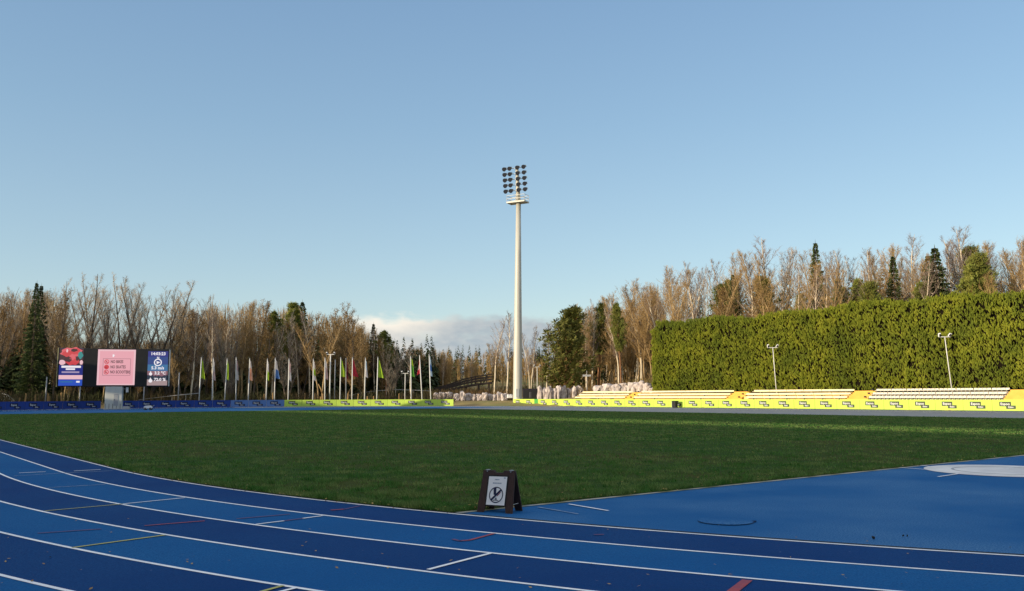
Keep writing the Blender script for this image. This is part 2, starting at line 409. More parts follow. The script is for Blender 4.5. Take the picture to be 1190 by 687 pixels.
tag(mb.build('fallen_leaves', M['leaf_litter']), kind='stuff')

# throwing circle on the right with its lines, dark seam and stains
cc = gnd(1168, 547.3); mb = MB()
mb.face([(cc.x+1.72*math.cos(t), cc.y+1.72*math.sin(t), .010) for t in np.linspace(0, 2*math.pi, 64, endpoint=False)])
struct(mb.build('throwing_circle', mat('white_circle_concrete', (.78, .77, .74), (.62, .62, .60), 1.5, .8, .2, 30.0, c3=(.55, .55, .55), scale3=.8)))
mb = MB(); N = 64
for k in range(N):
    t0, t1 = 2*math.pi*k/N, 2*math.pi*(k+1)/N
    mb.face([(cc.x+r*math.cos(t), cc.y+r*math.sin(t), .0145) for r, t in ((1.07, t0), (1.13, t0), (1.13, t1), (1.07, t1))])
struct(mb.build('throwing_circle_ring', M['galv_grey']))
mk = MB()
for a, b in [((1045, 543.8), (1086, 546.9)), ((1070, 541.2), (1088, 543.8)), ((1090, 554.6), (1114, 551.2)), ((1169, 545.0), (1184, 542.9))]:
    mark_mb(mk, a, b, .055, 0, .013)
struct(mk.build('throwing_lines', M['line']))
pc = gnd(843, 606.2)
t = thing('pit_cover', 'round blue pit cover with a dark rim set in the apron right of the sign', 'pit cover', (pc.x, pc.y, .004))
mb = MB(); mb.tube([(0, 0, 0), (0, 0, .010), (0, 0, .013)], [.385, .385, .37], 40); mb.build('lid', M['apron'], t)
mb = MB(); ra = [(.392*math.cos(q), .392*math.sin(q), .004) for q in np.linspace(math.pi*1.03, math.pi*1.93, 30)]; mb.tube(ra, .0045, 6); mb.tube([Vector(ra[-1])+Vector((-.03, 0, 0)), Vector(ra[-1])+Vector((.03, .005, .002))], .016, 6); mb.build('rim_seal', M['board_blue_dark'], t)
for px, py, lb in ((1015.5, 627, 'small black rubber scrap lying nearest the white lane line on the blue apron'),
                   (1049, 624.5, 'left one of the two tiny dark scraps lying close together on the blue apron'),
                   (1054, 624.6, 'right one of the two tiny dark scraps lying close together on the blue apron')):
    p = gnd(px, py); mb = MB(); s = .034 if px < 1040 else .018
    mb.tube([(0, 0, 0), (s*.3, s*.2, .012), (s*.6, -s*.1, .02), (s, s*.2, .006)], [s*.35, s*.5, s*.45, s*.25], 6)
    o = mb.build('rubber_scrap', M['black'], smooth=True); o.location = (p.x, p.y, .012); o.rotation_euler = (0, 0, px)
    tag(o, lb, 'scrap', 'scraps on the blue apron')

# ------------------------------------------------------------------ advertising boards
BH = 1.2
def logo_parts(kind):
    out, inn = MB(), MB()
    def rect(mb, x0, x1, z0, z1, y): mb.box(((x0+x1)/2, y, (z0+z1)/2), (x1-x0, .004, z1-z0))
    if kind == 'yellow':
        for (x0, x1, z0, z1, yy) in ((-.78, .36, .52, .98, -.036), (-.12, .80, .26, .60, -.041)):
            rect(out, x0, x1, z0, z1, yy); rect(inn, x0+.085, x1-.085, z0+.085, z1-.085, yy-.003)
    else:
        rect(out, -.86, .42, .46, .96, -.036); rect(out, -.15, .88, .22, .54, -.041)
    return out, inn
LOGO = {}
for kd in ('yellow', 'blue'):
    o_, i_ = logo_parts(kd)
    LOGO[kd] = (o_.mesh('logo', M['ink'] if kd == 'yellow' else M['navy']), i_.mesh('logo_fill', M['logo_fill']) if kd == 'yellow' else None,
                text_mesh('Espoo', .37, M['white'], .004, -.046), text_mesh('Esbo', .26, M['white'], .003, -.052))
def panel_mesh(w, m):
    mb = MB(); nx, nz = 8, 4
    def pt(i, k, back): 
        x = -w/2+w*i/nx; z = .05+(BH-.05)*k/nz
        yb = -.03+.012*math.sin(i*2.1+k) if 0 < i < nx and 0 < k < nz else -.03
        return (x, .03 if back else max(yb, -.031), z)
    for b in (0, 1):
        for k in range(nz):
            for i in range(nx):
                q = [pt(i, k, b), pt(i+1, k, b), pt(i+1, k+1, b), pt(i, k+1, b)]
                mb.face(q if not b else q[::-1])
    for x in (-w/2, w/2): mb.face([(x, -.03, .05), (x, .03, .05), (x, .03, BH), (x, -.03, BH)])
    mb.face([(-w/2, -.03, BH), (w/2, -.03, BH), (w/2, .03, BH), (-w/2, .03, BH)])
    return mb.mesh('panel', m)
_pm = {}
def board(loc, rz, w, style, label, group):
    t = thing('advertising_board', label, 'board', loc, rz, group)
    m = {'yellow': M['board_yellow'], 'blue': M['board_blue'], 'pale': M['board_sunblue'], 'green': M['board_green']}[style]
    k = (round(w, 2), style)
    if k not in _pm: _pm[k] = panel_mesh(w, m)
    link('panel', _pm[k], t)
    if style != 'green':
        lo, fi, t1, t2 = LOGO['yellow' if style == 'yellow' else 'blue']
        l = link('logo', lo, t)
        if fi: link('logo_fill', fi, l)
        a = link('lettering', t1, l); a.location = (-.21 if style == 'yellow' else -.22, 0, .75 if style == 'yellow' else .71)
        b = link('lettering', t2, l); b.location = (.34 if style == 'yellow' else .365, 0, .43 if style == 'yellow' else .38)
    for sx in (-1, 1):
        mb = MB(); mb.bar((sx*w*.38, .03, .7), (sx*w*.38, .62, .03), .05, .05); mb.box((sx*w*.38, .33, .02), (.08, .7, .04))
        if ('f', round(w, 2), sx) not in _pm: _pm[('f', round(w, 2), sx)] = mb.mesh('foot', M['foot'])
        link('foot', _pm[('f', round(w, 2), sx)], t)
    return t
RZ = math.atan2(-U[1], -U[0])
NB_ = 96.0
s0 = float(np.array([px_dir(596.5), 1.0])@U)*y_on_n(596.5, NB_)
s = s0; idx = 0
while s > 20:
    if idx == 2:
        c = SN(s-.5, NB_); board(c, RZ, .96, 'green', 'narrow plain green board between two yellow boards right of the floodlight mast', 'boards along the far straight')
        s -= 1.0; idx += 1; continue
    c = SN(s-1.5, NB_); k = idx if idx < 2 else idx-1
    board(c, RZ+rnd.uniform(-.012, .012), 2.98, 'yellow', ORD[k]+' yellow-green logo board counting right from the floodlight mast along the seats', 'boards along the far straight')
    s -= 3.0; idx += 1
rb = RAD+10.7
def bend_angle(px):
    y = y_on_bend(px, rb); p = np.array([px_dir(px)*y, y])-C1; return math.atan2(p@U, p@E1)
a0 = bend_angle(527); aend = bend_angle(-70); da = 2.98/rb; a = a0; iy = ib = 0; a_y = bend_angle(330)
gapA, gapB = bend_angle(123.0), bend_angle(148)
ylw, blu = [], []
while a < aend:
    am = a+da/2
    if am < a_y: ylw.append(am)
    elif not (gapA-.01 > am > gapB+.0): blu.append(am)
    a += da
def bend_board(am, style, label, group):
    d = math.cos(am)*E1+math.sin(am)*U; p = C1+rb*d
    rz = math.atan2(-d[0], d[1])
    board((p[0], p[1], 0), rz+rnd.uniform(-.015, .015), 2.94, style, label, group)
for i, am in enumerate(ylw):
    bend_board(am, 'yellow', ORD[i]+' yellow-green logo board counting left from the grass gap at the mast, under the flags', 'yellow boards along the far bend')
b1 = [a for a in blu if a <= gapB]; b2 = [a for a in blu if a > gapB]
for i, am in enumerate(b1):
    bend_board(am, 'pale' if i < 3 else 'blue', ORD[i]+(' pale blue' if i < 3 else ' blue')+' logo board counting left from the last yellow board under the flags', 'blue boards along the far bend')  # the first three are the same blue, sunlight put into their colour
for i, am in enumerate(b2):
    bend_board(am, 'blue', ORD[i]+' blue logo board counting left from the scoreboard column', 'blue boards left of the scoreboard')

# ------------------------------------------------------------------ flag poles
FL = {}
for nm, c in (('lime', (.42, .60, .04)), ('white', (.72, .66, .62)), ('pink', (.66, .46, .42)), ('red', (.58, .04, .06)), ('blue', (.10, .22, .50)),
              ('green', (.14, .42, .05)), ('salmon', (.72, .40, .26)), ('skyblue', (.46, .58, .68)), ('darkred', (.24, .03, .04))):
    FL[nm] = mat('flag_'+nm, c, tuple(v*.85 for v in c), 2.0, .8, transl=.25)
def flag_mesh(spread, drop, cols, seed):
    r = random.Random(seed); mb = MB(); nx, nz = 8, 14
    ph = r.random()*6
    P = [[None]*(nx+1) for _ in range(nz+1)]
    for k in range(nz+1):
        t = k/nz; wd = .24+(spread+.06)*t**1.2 if spread > 0 else -.2+spread*t**1.2
        for i in range(nx+1):
            q = i/nx
            P[k][i] = Vector((.10+wd*q, .16*math.sin(q*11+ph+t*2)*(.35+.65*q)*(.5+.5*t), -drop*t-.45*q*(1-.6*t)*(1 if spread > .3 else 1.6)))
    for k in range(nz):
        for i in range(nx):
            mb.face([P[k][i], P[k+1][i], P[k+1][i+1], P[k][i+1]], 0 if len(cols) == 1 else (min(len(cols)-1, int((k/nz)*len(cols)))))
    return mb.mesh('flag', [FL[c] for c in cols], True)
poles = [  # base px, top px, top py, flag colours, spread, phrase
 (230.9, 234.1, 416.4, ('lime',), .30, 'limp lime flag on the white pole nearest the scoreboard'),
 (246.3, 248.0, 417, ('white', 'pink'), .12, 'limp white and pink flag, second pole from the scoreboard'),
 (260.5, 264.0, 418, ('lime',), .22, 'limp lime flag on a leaning pole, third from the scoreboard'),
 (274.0, 274.5, 416.5, ('pink', 'white'), .10, 'furled pale pink flag, fourth pole from the scoreboard'),
 (288.2, 290.2, 417.5, ('white', 'salmon', 'salmon'), .32, 'white and salmon flag, fifth pole from the scoreboard'),
 (309.0, 310.8, 418, ('white', 'lime'), .12, 'furled pale lime flag left of the blue and white flag'),
 (318.8, 320.0, 417, ('white', 'blue'), .45, 'white over blue flag at the last blue boards'),
 (334.7, 335.9, 418, ('pink', 'white'), .14, 'furled pinkish white flag at the first yellow boards'),
 (363.5, 364.2, 418, ('white', 'lime', 'white'), .12, 'furled white and lime flag left of the twin lamp post'),
 (377.6, 377.7, 416.7, ('white', 'pink', 'pink'), .28, 'white and pink flag right beside the twin lamp post'),
 (395.0, 396.0, 416.5, ('lime',), .85, 'lime flag spreading to the right, left of the red flag'),
 (402.0, 402.1, 417.5, ('darkred',), .10, 'thin dark pole with a furled dark red flag'),
 (409.0, 409.6, 416.4, ('red',), .80, 'red flag spreading to the right'),
 (423.5, 424.7, 416.8, ('skyblue', 'white'), .14, 'furled pale blue and white flag right of the red flag'),
 (437.7, 439.2, 416, ('lime',), .85, 'lime flag spreading to the right, right of the red flag'),
 (478.0, 477.3, 415, ('lime', 'green', 'green'), .35, 'green flag, third pole from the row\'s end by the footbridge'),
 (491.0, 487.6, 413.7, ('red', 'pink', 'red'), -.34, 'red flag with a pale band on a leaning pole'),
 (501.0, 498.7, 413, ('skyblue', 'blue', 'skyblue'), .30, 'grey-blue flag on the pole closest to the footbridge'),
]
for i, (bx, tx, ty, cols, sp, ph) in enumerate(poles):
    y = y_on_bend(bx, RAD+13.0); b = at(bx, 470, y); b.z = terr(b.x, b.y)-.02; tp = at(tx, ty, y+.3)
    t = thing('flagpole', ph, 'flagpole', b, 0, 'flagpoles behind the boards of the far bend')
    v = tp-b; mb = MB(); thin = cols == ('darkred',)
    mb.tube([(0, 0, 0), v*.5, v], [.075, .06, .042] if thin else [.105, .09, .06], 8); mb.build('pole', M['galv_grey'] if thin else M['pole_white'], t, True)
    mb = MB(); mb.tube([v, v+Vector((0, 0, .06)), v+Vector((0, 0, .16)), v+Vector((0, 0, .2))], [.03, .09, .08, .02], 8); mb.build('finial', M['galv_grey'], t, True)
    f = link('flag', flag_mesh(sp if sp > 0 else sp-.1, rnd.uniform(3.0, 3.5), cols, i), t); f.location = v+Vector((0, 0, -.15)); f.rotation_euler = (0, 0, rnd.uniform(-.75, .55))
# small white sign plate fixed on the leaning pole
# ------------------------------------------------------------------ lamp posts
def lamp_post(px, pyt, y, hb, r, w, label, m=None, single=False, base=None):
    b = at(px, 470, y) if base is None else base; b.z = terr(b.x, b.y)-.02; tp = at(px, pyt, y); H = tp.z-b.z
    t = thing('lamp_post', label, 'lamp post', b, 0, None); m = m or M['pole_white']
    mb = MB(); mb.tube([(0, 0, 0), (hb, 0, H*.6), (hb*1.6, 0, H)], [r*1.4, r*1.1, r], 8); mb.build('pole', m, t, True)
    mb = MB(); mb.box((hb*1.6, 0, H), (w, .09, .09)); mb.build('cross_arm', m, t)
    for sx in (-1, 1):
        mb = MB(); rot = Matrix.Rotation(sx*.35, 3, 'Y')@Matrix.Rotation(.5, 3, 'X')
        mb.box((hb*1.6+sx*w/2, -.05, H+.22), (.34, .22, .42), 0, rot, .8); lh = mb.build('lamp_head', M['white'] if m is M['pole_white'] else M['galv_grey'], t); bevel(lh, .03)
        mb = MB(); mb.box((hb*1.6+sx*w/2, -.05, H+.22)+(), (.28, .02, .32), 0, rot) if False else mb.box(Vector((hb*1.6+sx*w/2, -.05, H+.22))+rot@Vector((0, -.125, 0)), (.26, .02, .32), 0, rot)
        mb.build('lens', M['lampglass'], lh)
    return t
lamp_post(903, 404, y_on_n(903, 101.4), -.18, .05, 1.25, 'slim pale lamp post with two heads before the hedge, left one of two')
lamp_post(1107.5, 391.5, y_on_n(1107.5, 101.4), -.30, .05, 1.2, 'slim pale lamp post with two heads before the hedge, right one of two')
lamp_post(383, 412, y_on_bend(383, RAD+14.5), 0, .10, 1.3, 'twin headed lamp post among the flags, behind the yellow boards')
lamp_post(470.5, 434, y_on_bend(470, RAD+15), 0, .06, 1.15, 'thin lamp post with two heads between the lime and the green flag')
lamp_post(624.5, 426.5, 176, 0, .07, 1.1, 'thin lamp post with two heads behind the stones right of the floodlight mast')
for px, pt, lb in ((52.5, 438, 'thin grey post left of the scoreboard, further from it'), (92, 447, 'thin grey post under the left end of the scoreboard'),
                   (166.5, 449, 'thin grey post under the right end of the scoreboard'), (206.7, 433, 'thin grey post between the scoreboard and the first lime flag'),
                   (388.5, 418, 'thin grey post between the twin lamp post and a lime flag')):
    y = y_on_bend(px, RAD+15); b = at(px, 470, y); b.z = terr(b.x, b.y)-.02; H = at(px, pt, y).z-b.z
    t = thing('post', lb, 'post', b); mb = MB(); mb.tube([(0, 0, 0), (.02, 0, H)], [.11, .08], 8); mb.build('shaft', M['galv_grey'], t, True)
    mb = MB(); mb.tube([(.02, 0, H), (.02, 0, H+.06), (.02, 0, H+.1)], [.1, .1, .03], 8); mb.build('cap', M['foot'], t, True)

# ------------------------------------------------------------------ floodlight mast
ym = 157.5; mbp = at(601.5, 470, ym); mbp.z = terr(mbp.x, mbp.y)-.05
plat = at(602.5, 235.5, ym); topz = at(600.5, 194, ym).z-mbp.z; Hp = plat.z-mbp.z; lx = plat.x-mbp.x
mast = thing('floodlight_mast', 'very tall cream floodlight mast rising behind the boards into the sky', 'floodlight mast', mbp)
mb = MB(); mb.tube([(0, 0, 0), (0, 0, .1), (lx*.35, 0, Hp*.35), (lx*.7, 0, Hp*.7), (lx, 0, Hp)], [.86, .84, .72, .57, .44], 28); mb.build('shaft', M['galv'], mast, True)
mb = MB(); mb.box((0, -.845, 1.6), (.5, .05, 1.5)); mb.build('access_door', M['galv_grey'], mast)
rz = R(-27); rot = Matrix.Rotation(rz, 3, 'Z')
def hd(x, y, z): return rot@Vector((x, y, 0))+Vector((lx, 0, Hp+z))
mb = MB(); mb.box(hd(-.1, -.1, 0), (3.7, 2.0, .28), 0, rot); bevel(mb.build('platform', M['galv'], mast), .03)
mb = MB()
for z in (.65, 1.25):
    for a, b in (((-1.9, -1.05), (1.7, -1.05)), ((-1.9, .85), (1.7, .85)), ((-1.9, -1.05), (-1.9, .85)), ((1.7, -1.05), (1.7, .85))):
        mb.bar(hd(*a, z), hd(*b, z), .06)
for x in (-1.9, -1.0, -.1, .8, 1.7):
    for yv in (-1.05, .85): mb.bar(hd(x, yv, .14), hd(x, yv, 1.25), .06)
mb.build('railing', M['galv'], mast)
mb = MB(); TH = topz-Hp
mb.tube([hd(0, 0, 0), hd(-.15, 0, TH*.5), hd(-.3, 0, TH)], [.42, .36, .30], 16); mb.build('head_post', M['galv'], mast, True)
cols = (-2.15, -1.05, .55, 1.85)
for r_ in range(5):
    z = 2.2+r_*(TH-2.5)/4; sh = -.10*r_*.7
    mb = MB(); mb.bar(hd(cols[0]+sh-.2, -.42, z), hd(cols[3]+sh+.2, -.42, z), .09); mb.build('cross_arm', M['galv'], mast)
    for c in cols:
        c2 = c+sh; tilt = Matrix.Rotation(R(28), 3, 'X')
        q = rot@tilt; ctr = hd(c2, -.85, z-.02)
        mb = MB()
        for sgn in (-1, 1): mb.bar(hd(c2+sgn*.33, -.42, z), ctr+q@Vector((sgn*.33, 0, 0)), .05)
        mb.box(hd(c2, -.45, z+.15), (.5, .16, .34), 0, rot)
        br = mb.build('bracket', M['pole_white'], mast)
        mb = MB(); n = 14; prof = [(.20, .20), (.10, .31), (-.06, .36), (-.30, .40)]
        mb.tube([ctr+q@Vector((0, yv, 0)) for yv, _ in prof], [rr for _, rr in prof], n, cap=True)
        mb.box(ctr+q@Vector((0, .30, 0)), (.36, .30, .36), 0, q)
        lamp = mb.build('floodlight', M['lampblack'], mast, False)
        mb = MB(); mb.tube([ctr+q@Vector((0, -.302, 0)), ctr+q@Vector((0, -.325, 0))], [.37, .35], n); mb.build('lens', M['lampglass'], lamp)
        br.parent = mast

# ------------------------------------------------------------------ scoreboard
ysb = 127.5; sbc = at(132.5, 427, ysb); rzs = R(16); Wd, Hd = 14.95, 5.45
zb = at(132.5, 449.3, ysb).z; Hd = at(132.5, 405.2, ysb).z-zb
base = at(133.5, 475, ysb); sb = thing('scoreboard', 'wide black video scoreboard with lit pink panel on one grey column', 'scoreboard', (sbc.x, ysb, 0), rzs)
DP = 1.15
mb = MB(); mb.box((0, DP/2, zb+Hd/2), (Wd, DP, Hd)); bevel(mb.build('casing', M['scaffold'], sb), .04)
mb = MB(); mb.box((-Wd/2-.032, DP/2, zb+Hd/2), (.06, DP*.96, Hd+.1)); mb.build('side_panel', M['case_sunlit'], sb)  # thin sheet that carries the sunlit colour of the black casing's side
mb = MB(); mb.box((Wd/2+.032, DP/2, zb+Hd/2), (.06, DP*.96, Hd*.98)); mb.build('side_panel', M['col_grey'], sb)
S = {k: screen('screen_'+k, c, st) for k, c, st in (('pink', (.86, .40, .46), .95), ('palepink', (.90, .55, .60), .95), ('white', (.9, .86, .9), 1.0), ('navy', (.012, .018, .20), 1.0),
     ('blue', (.02, .075, .50), 1.0), ('deep', (.015, .05, .22), 1.0), ('red', (.62, .05, .06), 1.0), ('coral', (.72, .12, .14), 1.0), ('teal', (.03, .25, .24), 1.0),
     ('ink', (.05, .015, .02), 1.0), ('lilac', (.42, .33, .50), .9), ('dusk', (.28, .13, .16), .9), ('sand', (.42, .30, .30), .9), ('mid', (.03, .15, .33), 1.0), ('slate', (.02, .03, .05), 1.0))}
def quad(mb, x0, x1, z0, z1, y, mi=0): mb.face([(x0, y, z0), (x1, y, z0), (x1, y, z1), (x0, y, z1)], mi)
def disc(mb, x, z, r, y, mi=0, n=24, sx=1.0): mb.face([(x+sx*r*math.cos(t), y, z+r*math.sin(t)) for t in np.linspace(0, 2*math.pi, n, endpoint=False)], mi)
def annulus(mb, x, z, r0, r1, y, mi=0, n=28):
    for k in range(n):
        a, b = 2*math.pi*k/n, 2*math.pi*(k+1)/n
        mb.face([(x+r0*math.cos(a), y, z+r0*math.sin(a)), (x+r1*math.cos(a), y, z+r1*math.sin(a)), (x+r1*math.cos(b), y, z+r1*math.sin(b)), (x+r0*math.cos(b), y, z+r0*math.sin(b))], mi)
def fx(px): return (px-132.5)/64.5*Wd/2*1.0          # position across the face
def fz(py): return zb+Hd*(449.3-py)/44.1
def put_text(parent, s, x, z, size, m, y, bold=.0, align='CENTER'):
    o = link('lettering', text_mesh(s, size, m, bold, 0.0, align), parent); o.location = (x, y, z); return o
# left poster: abstract red figure shapes over navy, text bars, pink band, blue band
pl = MB(); x0, x1 = fx(69.8), fx(96.8)
quad(pl, x0, x1, fz(448.4), fz(405.2), -.010)
po = pl.build('poster_screen', S['navy'], sb)
a = MB(); zt, z1_ = fz(405.4), fz(424.5); H_ = zt-z1_
def blob(x, z, r, mi, sx=1.0, seed=0, y=-.020):
    rr = random.Random(seed); a.face([(x+sx*r*(1+.22*rr.uniform(-1, 1))*math.cos(t), y, z+r*(1+.22*rr.uniform(-1, 1))*math.sin(t)) for t in np.linspace(0, 2*math.pi, 16, endpoint=False)], mi)
quad(a, x0, x1, z1_-.05, zt, -.014, 3)
blob(fx(83), fz(410), .75, 0, 1.9, 1, -.018); blob(fx(79), fz(412), .55, 1, 1.2, 2, -.022); blob(fx(88), fz(409), .5, 1, 1.3, 3, -.022)
blob(fx(85), fz(420), .62, 1, 1.5, 4, -.026); blob(fx(84), fz(415.5), .45, 0, .9, 5, -.030); blob(fx(93.3), fz(413.5), .5, 2, .7, 6, -.026)
blob(fx(79.5), fz(418), .42, 3, 1.2, 7, -.030); blob(fx(73), fz(421.5), .36, 4, 1.3, 8, -.026); blob(fx(94.8), fz(421.5), .33, 4, .7, 9, -.026)
blob(fx(86), fz(407.6), .22, 3, 1.9, 10, -.034); blob(fx(78), fz(408.3), .24, 4, .6, 12, -.034); blob(fx(90), fz(417), .3, 3, .8, 13, -.034)
a.build('picture', [S['coral'], S['red'], S['teal'], S['ink'], S['palepink']], po)
a = MB(); quad(a, fx(72.5), fx(94.5), fz(427.8), fz(425.4), -.020); quad(a, fx(77.5), fx(88), fz(430.3), fz(428.4), -.020); a.build('heading', S['white'], po)
a = MB(); quad(a, fx(73), fx(93), fz(433.8), fz(431.9), -.020); a.build('small_print', S['lilac'], po)
a = MB(); quad(a, x0+.02, x1, fz(441.0), fz(436.2), -.018); a.build('pink_band', S['palepink'], po)
a = MB(); quad(a, x0+.02, x1, fz(448.2), fz(441.4), -.018); quad(a, fx(72), fx(86), fz(444.5), fz(443.3), -.022, 1); quad(a, fx(90), fx(94), fz(444.8), fz(442.8), -.022, 2); a.build('blue_band', [S['blue'], S['mid'], S['white']], po)
# pink notice
a = MB(); x0, x1 = fx(113.3), fx(157.2); quad(a, x0, x1, fz(447.6), fz(406.3), -.010, 1); quad(a, x0+.25, x1-.25, fz(446.2), fz(408.2), -.016, 0)
pk = a.build('notice_screen', [S['pink'], S['palepink']], sb)
a = MB(); bx0, bx1, bz0, bz1 = fx(119.5), fx(151.8), fz(436.5), fz(416.8)
for q in ((bx0, bx1, bz1-.05, bz1), (bx0, bx1, bz0, bz0+.05), (bx0, bx0+.05, bz0, bz1), (bx1-.05, bx1, bz0, bz1)): quad(a, *q, -.024)
a.build('notice_frame', S['dusk'], pk)
a = MB(); quad(a, fx(130.3), fx(132), fz(415), fz(412), -.022); quad(a, fx(131), fx(132.8), fz(413.4), fz(412.6), -.0235); a.build('emblem', S['white'], pk)
for i, (txt, py) in enumerate((('NO BIKES', 420.6), ('NO SKATES', 426.7), ('NO SCOOTERS', 432.6))):
    a = MB(); cx, cz = fx(123.8), fz(py)
    annulus(a, cx, cz, .24, .33, -.026, 0)
    if i == 1: disc(a, cx, cz, .245, -.022, 0)
    dx = .2
    a.face([(cx-dx-.05, -.030, cz+dx), (cx-dx+.05, -.030, cz+dx+.05), (cx+dx+.05, -.030, cz-dx), (cx+dx-.05, -.030, cz-dx-.05)], 0)
    a.face([(cx-.16, -.028, cz-.10), (cx+.14, -.028, cz-.10), (cx+.05, -.028, cz+.06), (cx-.1, -.028, cz+.1)], 1)
    a.build('prohibition_symbol', [S['red'], S['ink']], pk)
    put_text(pk, txt, fx(128.3), cz, .60, S['ink'], -.028, .014, 'LEFT').scale = (.66, 1, 1)
# weather panel
a = MB(); x0, x1 = fx(171.8), fx(195.8); quad(a, x0, x1, fz(448.2), fz(407.6), -.010)
wp = a.build('weather_screen', S['slate'], sb)
a = MB(); quad(a, x0, x1, fz(414.5), fz(407.8), -.014, 0); quad(a, x0, x1, fz(423.5), fz(414.5), -.014, 1); quad(a, x0, x1, fz(431), fz(423.5), -.014, 2); quad(a, x0, x1, fz(434.2), fz(431), -.014, 3)
quad(a, x0, x1, fz(448), fz(443), -.014, 4)
rr = random.Random(4); xs = np.linspace(x0, x1, 14)
for i in range(13):
    za, zc = fz(436.5+rr.uniform(-1.3, 1.3)), fz(442+rr.uniform(-1.3, 1.6))
    a.face([(xs[i], -.014, za), (xs[i+1], -.014, fz(436.5+rr.uniform(-1, 1))), (xs[i+1], -.014, fz(434.2)), (xs[i], -.014, fz(434.2))], 3)
    a.face([(xs[i], -.014, fz(443)), (xs[i+1], -.014, fz(443)), (xs[i+1], -.014, fz(442+rr.uniform(-1.5, 1))), (xs[i], -.014, zc)], 4)
a.build('sky_picture', [S['navy'], S['deep'], S['mid'], S['dusk'], S['sand']], wp)
xm = (x0+x1)/2
put_text(wp, '14:03:23', xm, fz(410.9), .60, S['white'], -.024, .02)
put_text(wp, 'N', xm, fz(415.6), .42, S['white'], -.024, .015)
a = MB(); annulus(a, xm, fz(421), .40, .55, -.022, 0)
a.face([(xm-.16, -.024, fz(421)-.26), (xm+.34, -.024, fz(421)+.02), (xm-.2, -.024, fz(421)+.22)], 0); a.build('compass', S['white'], wp)
put_text(wp, '5.3 m/s', xm, fz(427.6), .60, S['white'], -.024, .02)
put_text(wp, '3.2 \u00b0C', xm+.35, fz(433.6), .60, S['white'], -.024, .02)
put_text(wp, '72.0 %', xm+.35, fz(441.2), .60, S['white'], -.024, .02)
a = MB(); disc(a, x0+.45, fz(434.6), .22, -.022); quad(a, x0+.38, x0+.52, fz(434.2), fz(431.6), -.024); a.build('thermometer_symbol', S['white'], wp)
a = MB(); a.face([(x0+.2, -.022, fz(443)), (x0+.72, -.022, fz(443)), (x0+.46, -.022, fz(438.6))]); disc(a, x0+.46, fz(442.6), .26, -.024); a.build('droplet_symbol', S['white'], wp)
# column
cx = fx(133.6); mb = MB(); mb.box((cx, .62, zb/2), (2.25, 1.3, zb)); colm = bevel(mb.build('column', M['col_grey'], sb), .03)
mb = MB(); mb.box((cx-.0, .62, .05), (2.5, 1.55, .12)); mb.build('plinth', M['concrete'], colm)
mb = MB(); mb.box((cx-1.135, .62, zb/2), (.03, 1.26, zb*.98)); mb.build('sunlit_side', M['pole_white'], colm)  # white sheet on the sunward side, stands in for sunlight there
mb = MB(); mb.box((cx+.35, -.045, zb*.42), (.62, .03, zb*.52)); dr = mb.build('door', M['galv_grey'], colm)
mb = MB(); mb.box((cx+.12, -.07, zb*.42), (.05, .04, .2)); mb.build('handle', M['black'], dr)
mb = MB()
for k in range(5): mb.box((cx-1.05+k*.5, -.04, zb*.13), (.06, .025, zb*.25))
mb.build('cladding_rib', M['foot'], colm)
mb = MB(); mb.box((cx+1.75, .4, zb*.86), (.32, .3, .75)); mb.bar((cx+1.1, .5, zb*.9), (cx+1.6, .45, zb*.9), .06); mb.build('control_box', M['pole_white'], sb)
b = at(146.5, 475, 127.0); mb = MB(); mb.box((0, 0, .16), (1.0, .7, .32)); mb.box((0, .1, .38), (.8, .4, .16), 1)
o = mb.build('concrete_block', [M['concrete'], M['galv_grey']]); bevel(o, .02); o.location = (b.x, b.y, 0); o.rotation_euler = (0, 0, .2)
tag(o, 'low pale concrete block beside the scoreboard column', 'block')

# ------------------------------------------------------------------ A-frame sign
fl_, fr_ = gnd(557.5, 594.2), gnd(592, 598.2); sc_c = (fl_+fr_)/2
ag = thing('folding_sign', 'small dark brown folding sign standing at the corner of the grass', 'sign', sc_c, R(-24))
SW, SHt, SDp = .60, .625, .40
th_ = math.atan2(SDp/2-.02, SHt)
def a_panel(name, front):
    mb = MB(); s = 1 if front else -1; t = .022
    w0, w1 = SW/2, SW/2*.90
    outline = [(-w0, 0), (-w0+.115, 0), (-w0+.135, .10), (w0-.135, .10), (w0-.115, 0), (w0, 0), (w1, SHt), (.085, SHt), (.07, SHt-.035), (-.07, SHt-.035), (-.085, SHt), (-w1, SHt)]
    def P3(x, z, off):
        yv = z*math.tan(th_)+off
        return (x, yv if front else SDp-yv, z)
    F = [P3(x, z, 0) for x, z in outline]; B = [P3(x, z, t) for x, z in outline]
    # split into convex pieces: two legs, rail bottom, body, top lugs
    pieces = [[0, 1, 2, 'a'], ]
    def prism(poly):
        f = [P3(x, z, 0) for x, z in poly]; b = [P3(x, z, t) for x, z in poly]
        mb.face(f); mb.face(b[::-1])
        for i in range(len(poly)):
            j = (i+1) % len(poly); mb.face([f[j], f[i], b[i], b[j]])
    wa = lambda z: w0+(w1-w0)*z/SHt
    prism([(-w0, 0), (-w0+.115, 0), (-w0+.135, .10), (-wa(.10), .10)]); prism([(w0-.115, 0), (w0, 0), (wa(.10), .10), (w0-.135, .10)])
    prism([(-wa(.10), .10), (wa(.10), .10), (wa(SHt-.035), SHt-.035), (-wa(SHt-.035), SHt-.035)])
    prism([(-wa(SHt-.035), SHt-.035), (-.07, SHt-.035), (-.085, SHt), (-w1, SHt)]); prism([(.07, SHt-.035), (wa(SHt-.035), SHt-.035), (w1, SHt), (.085, SHt)])
    return mb.build(name, M['wood_brown'], ag)
fp = a_panel('front_panel', True); a_panel('rear_panel', False)
def onp(x, z, off=.0): return (x, z*math.tan(th_)-off, z)
tilt = Matrix.Rotation(-th_, 4, 'X')
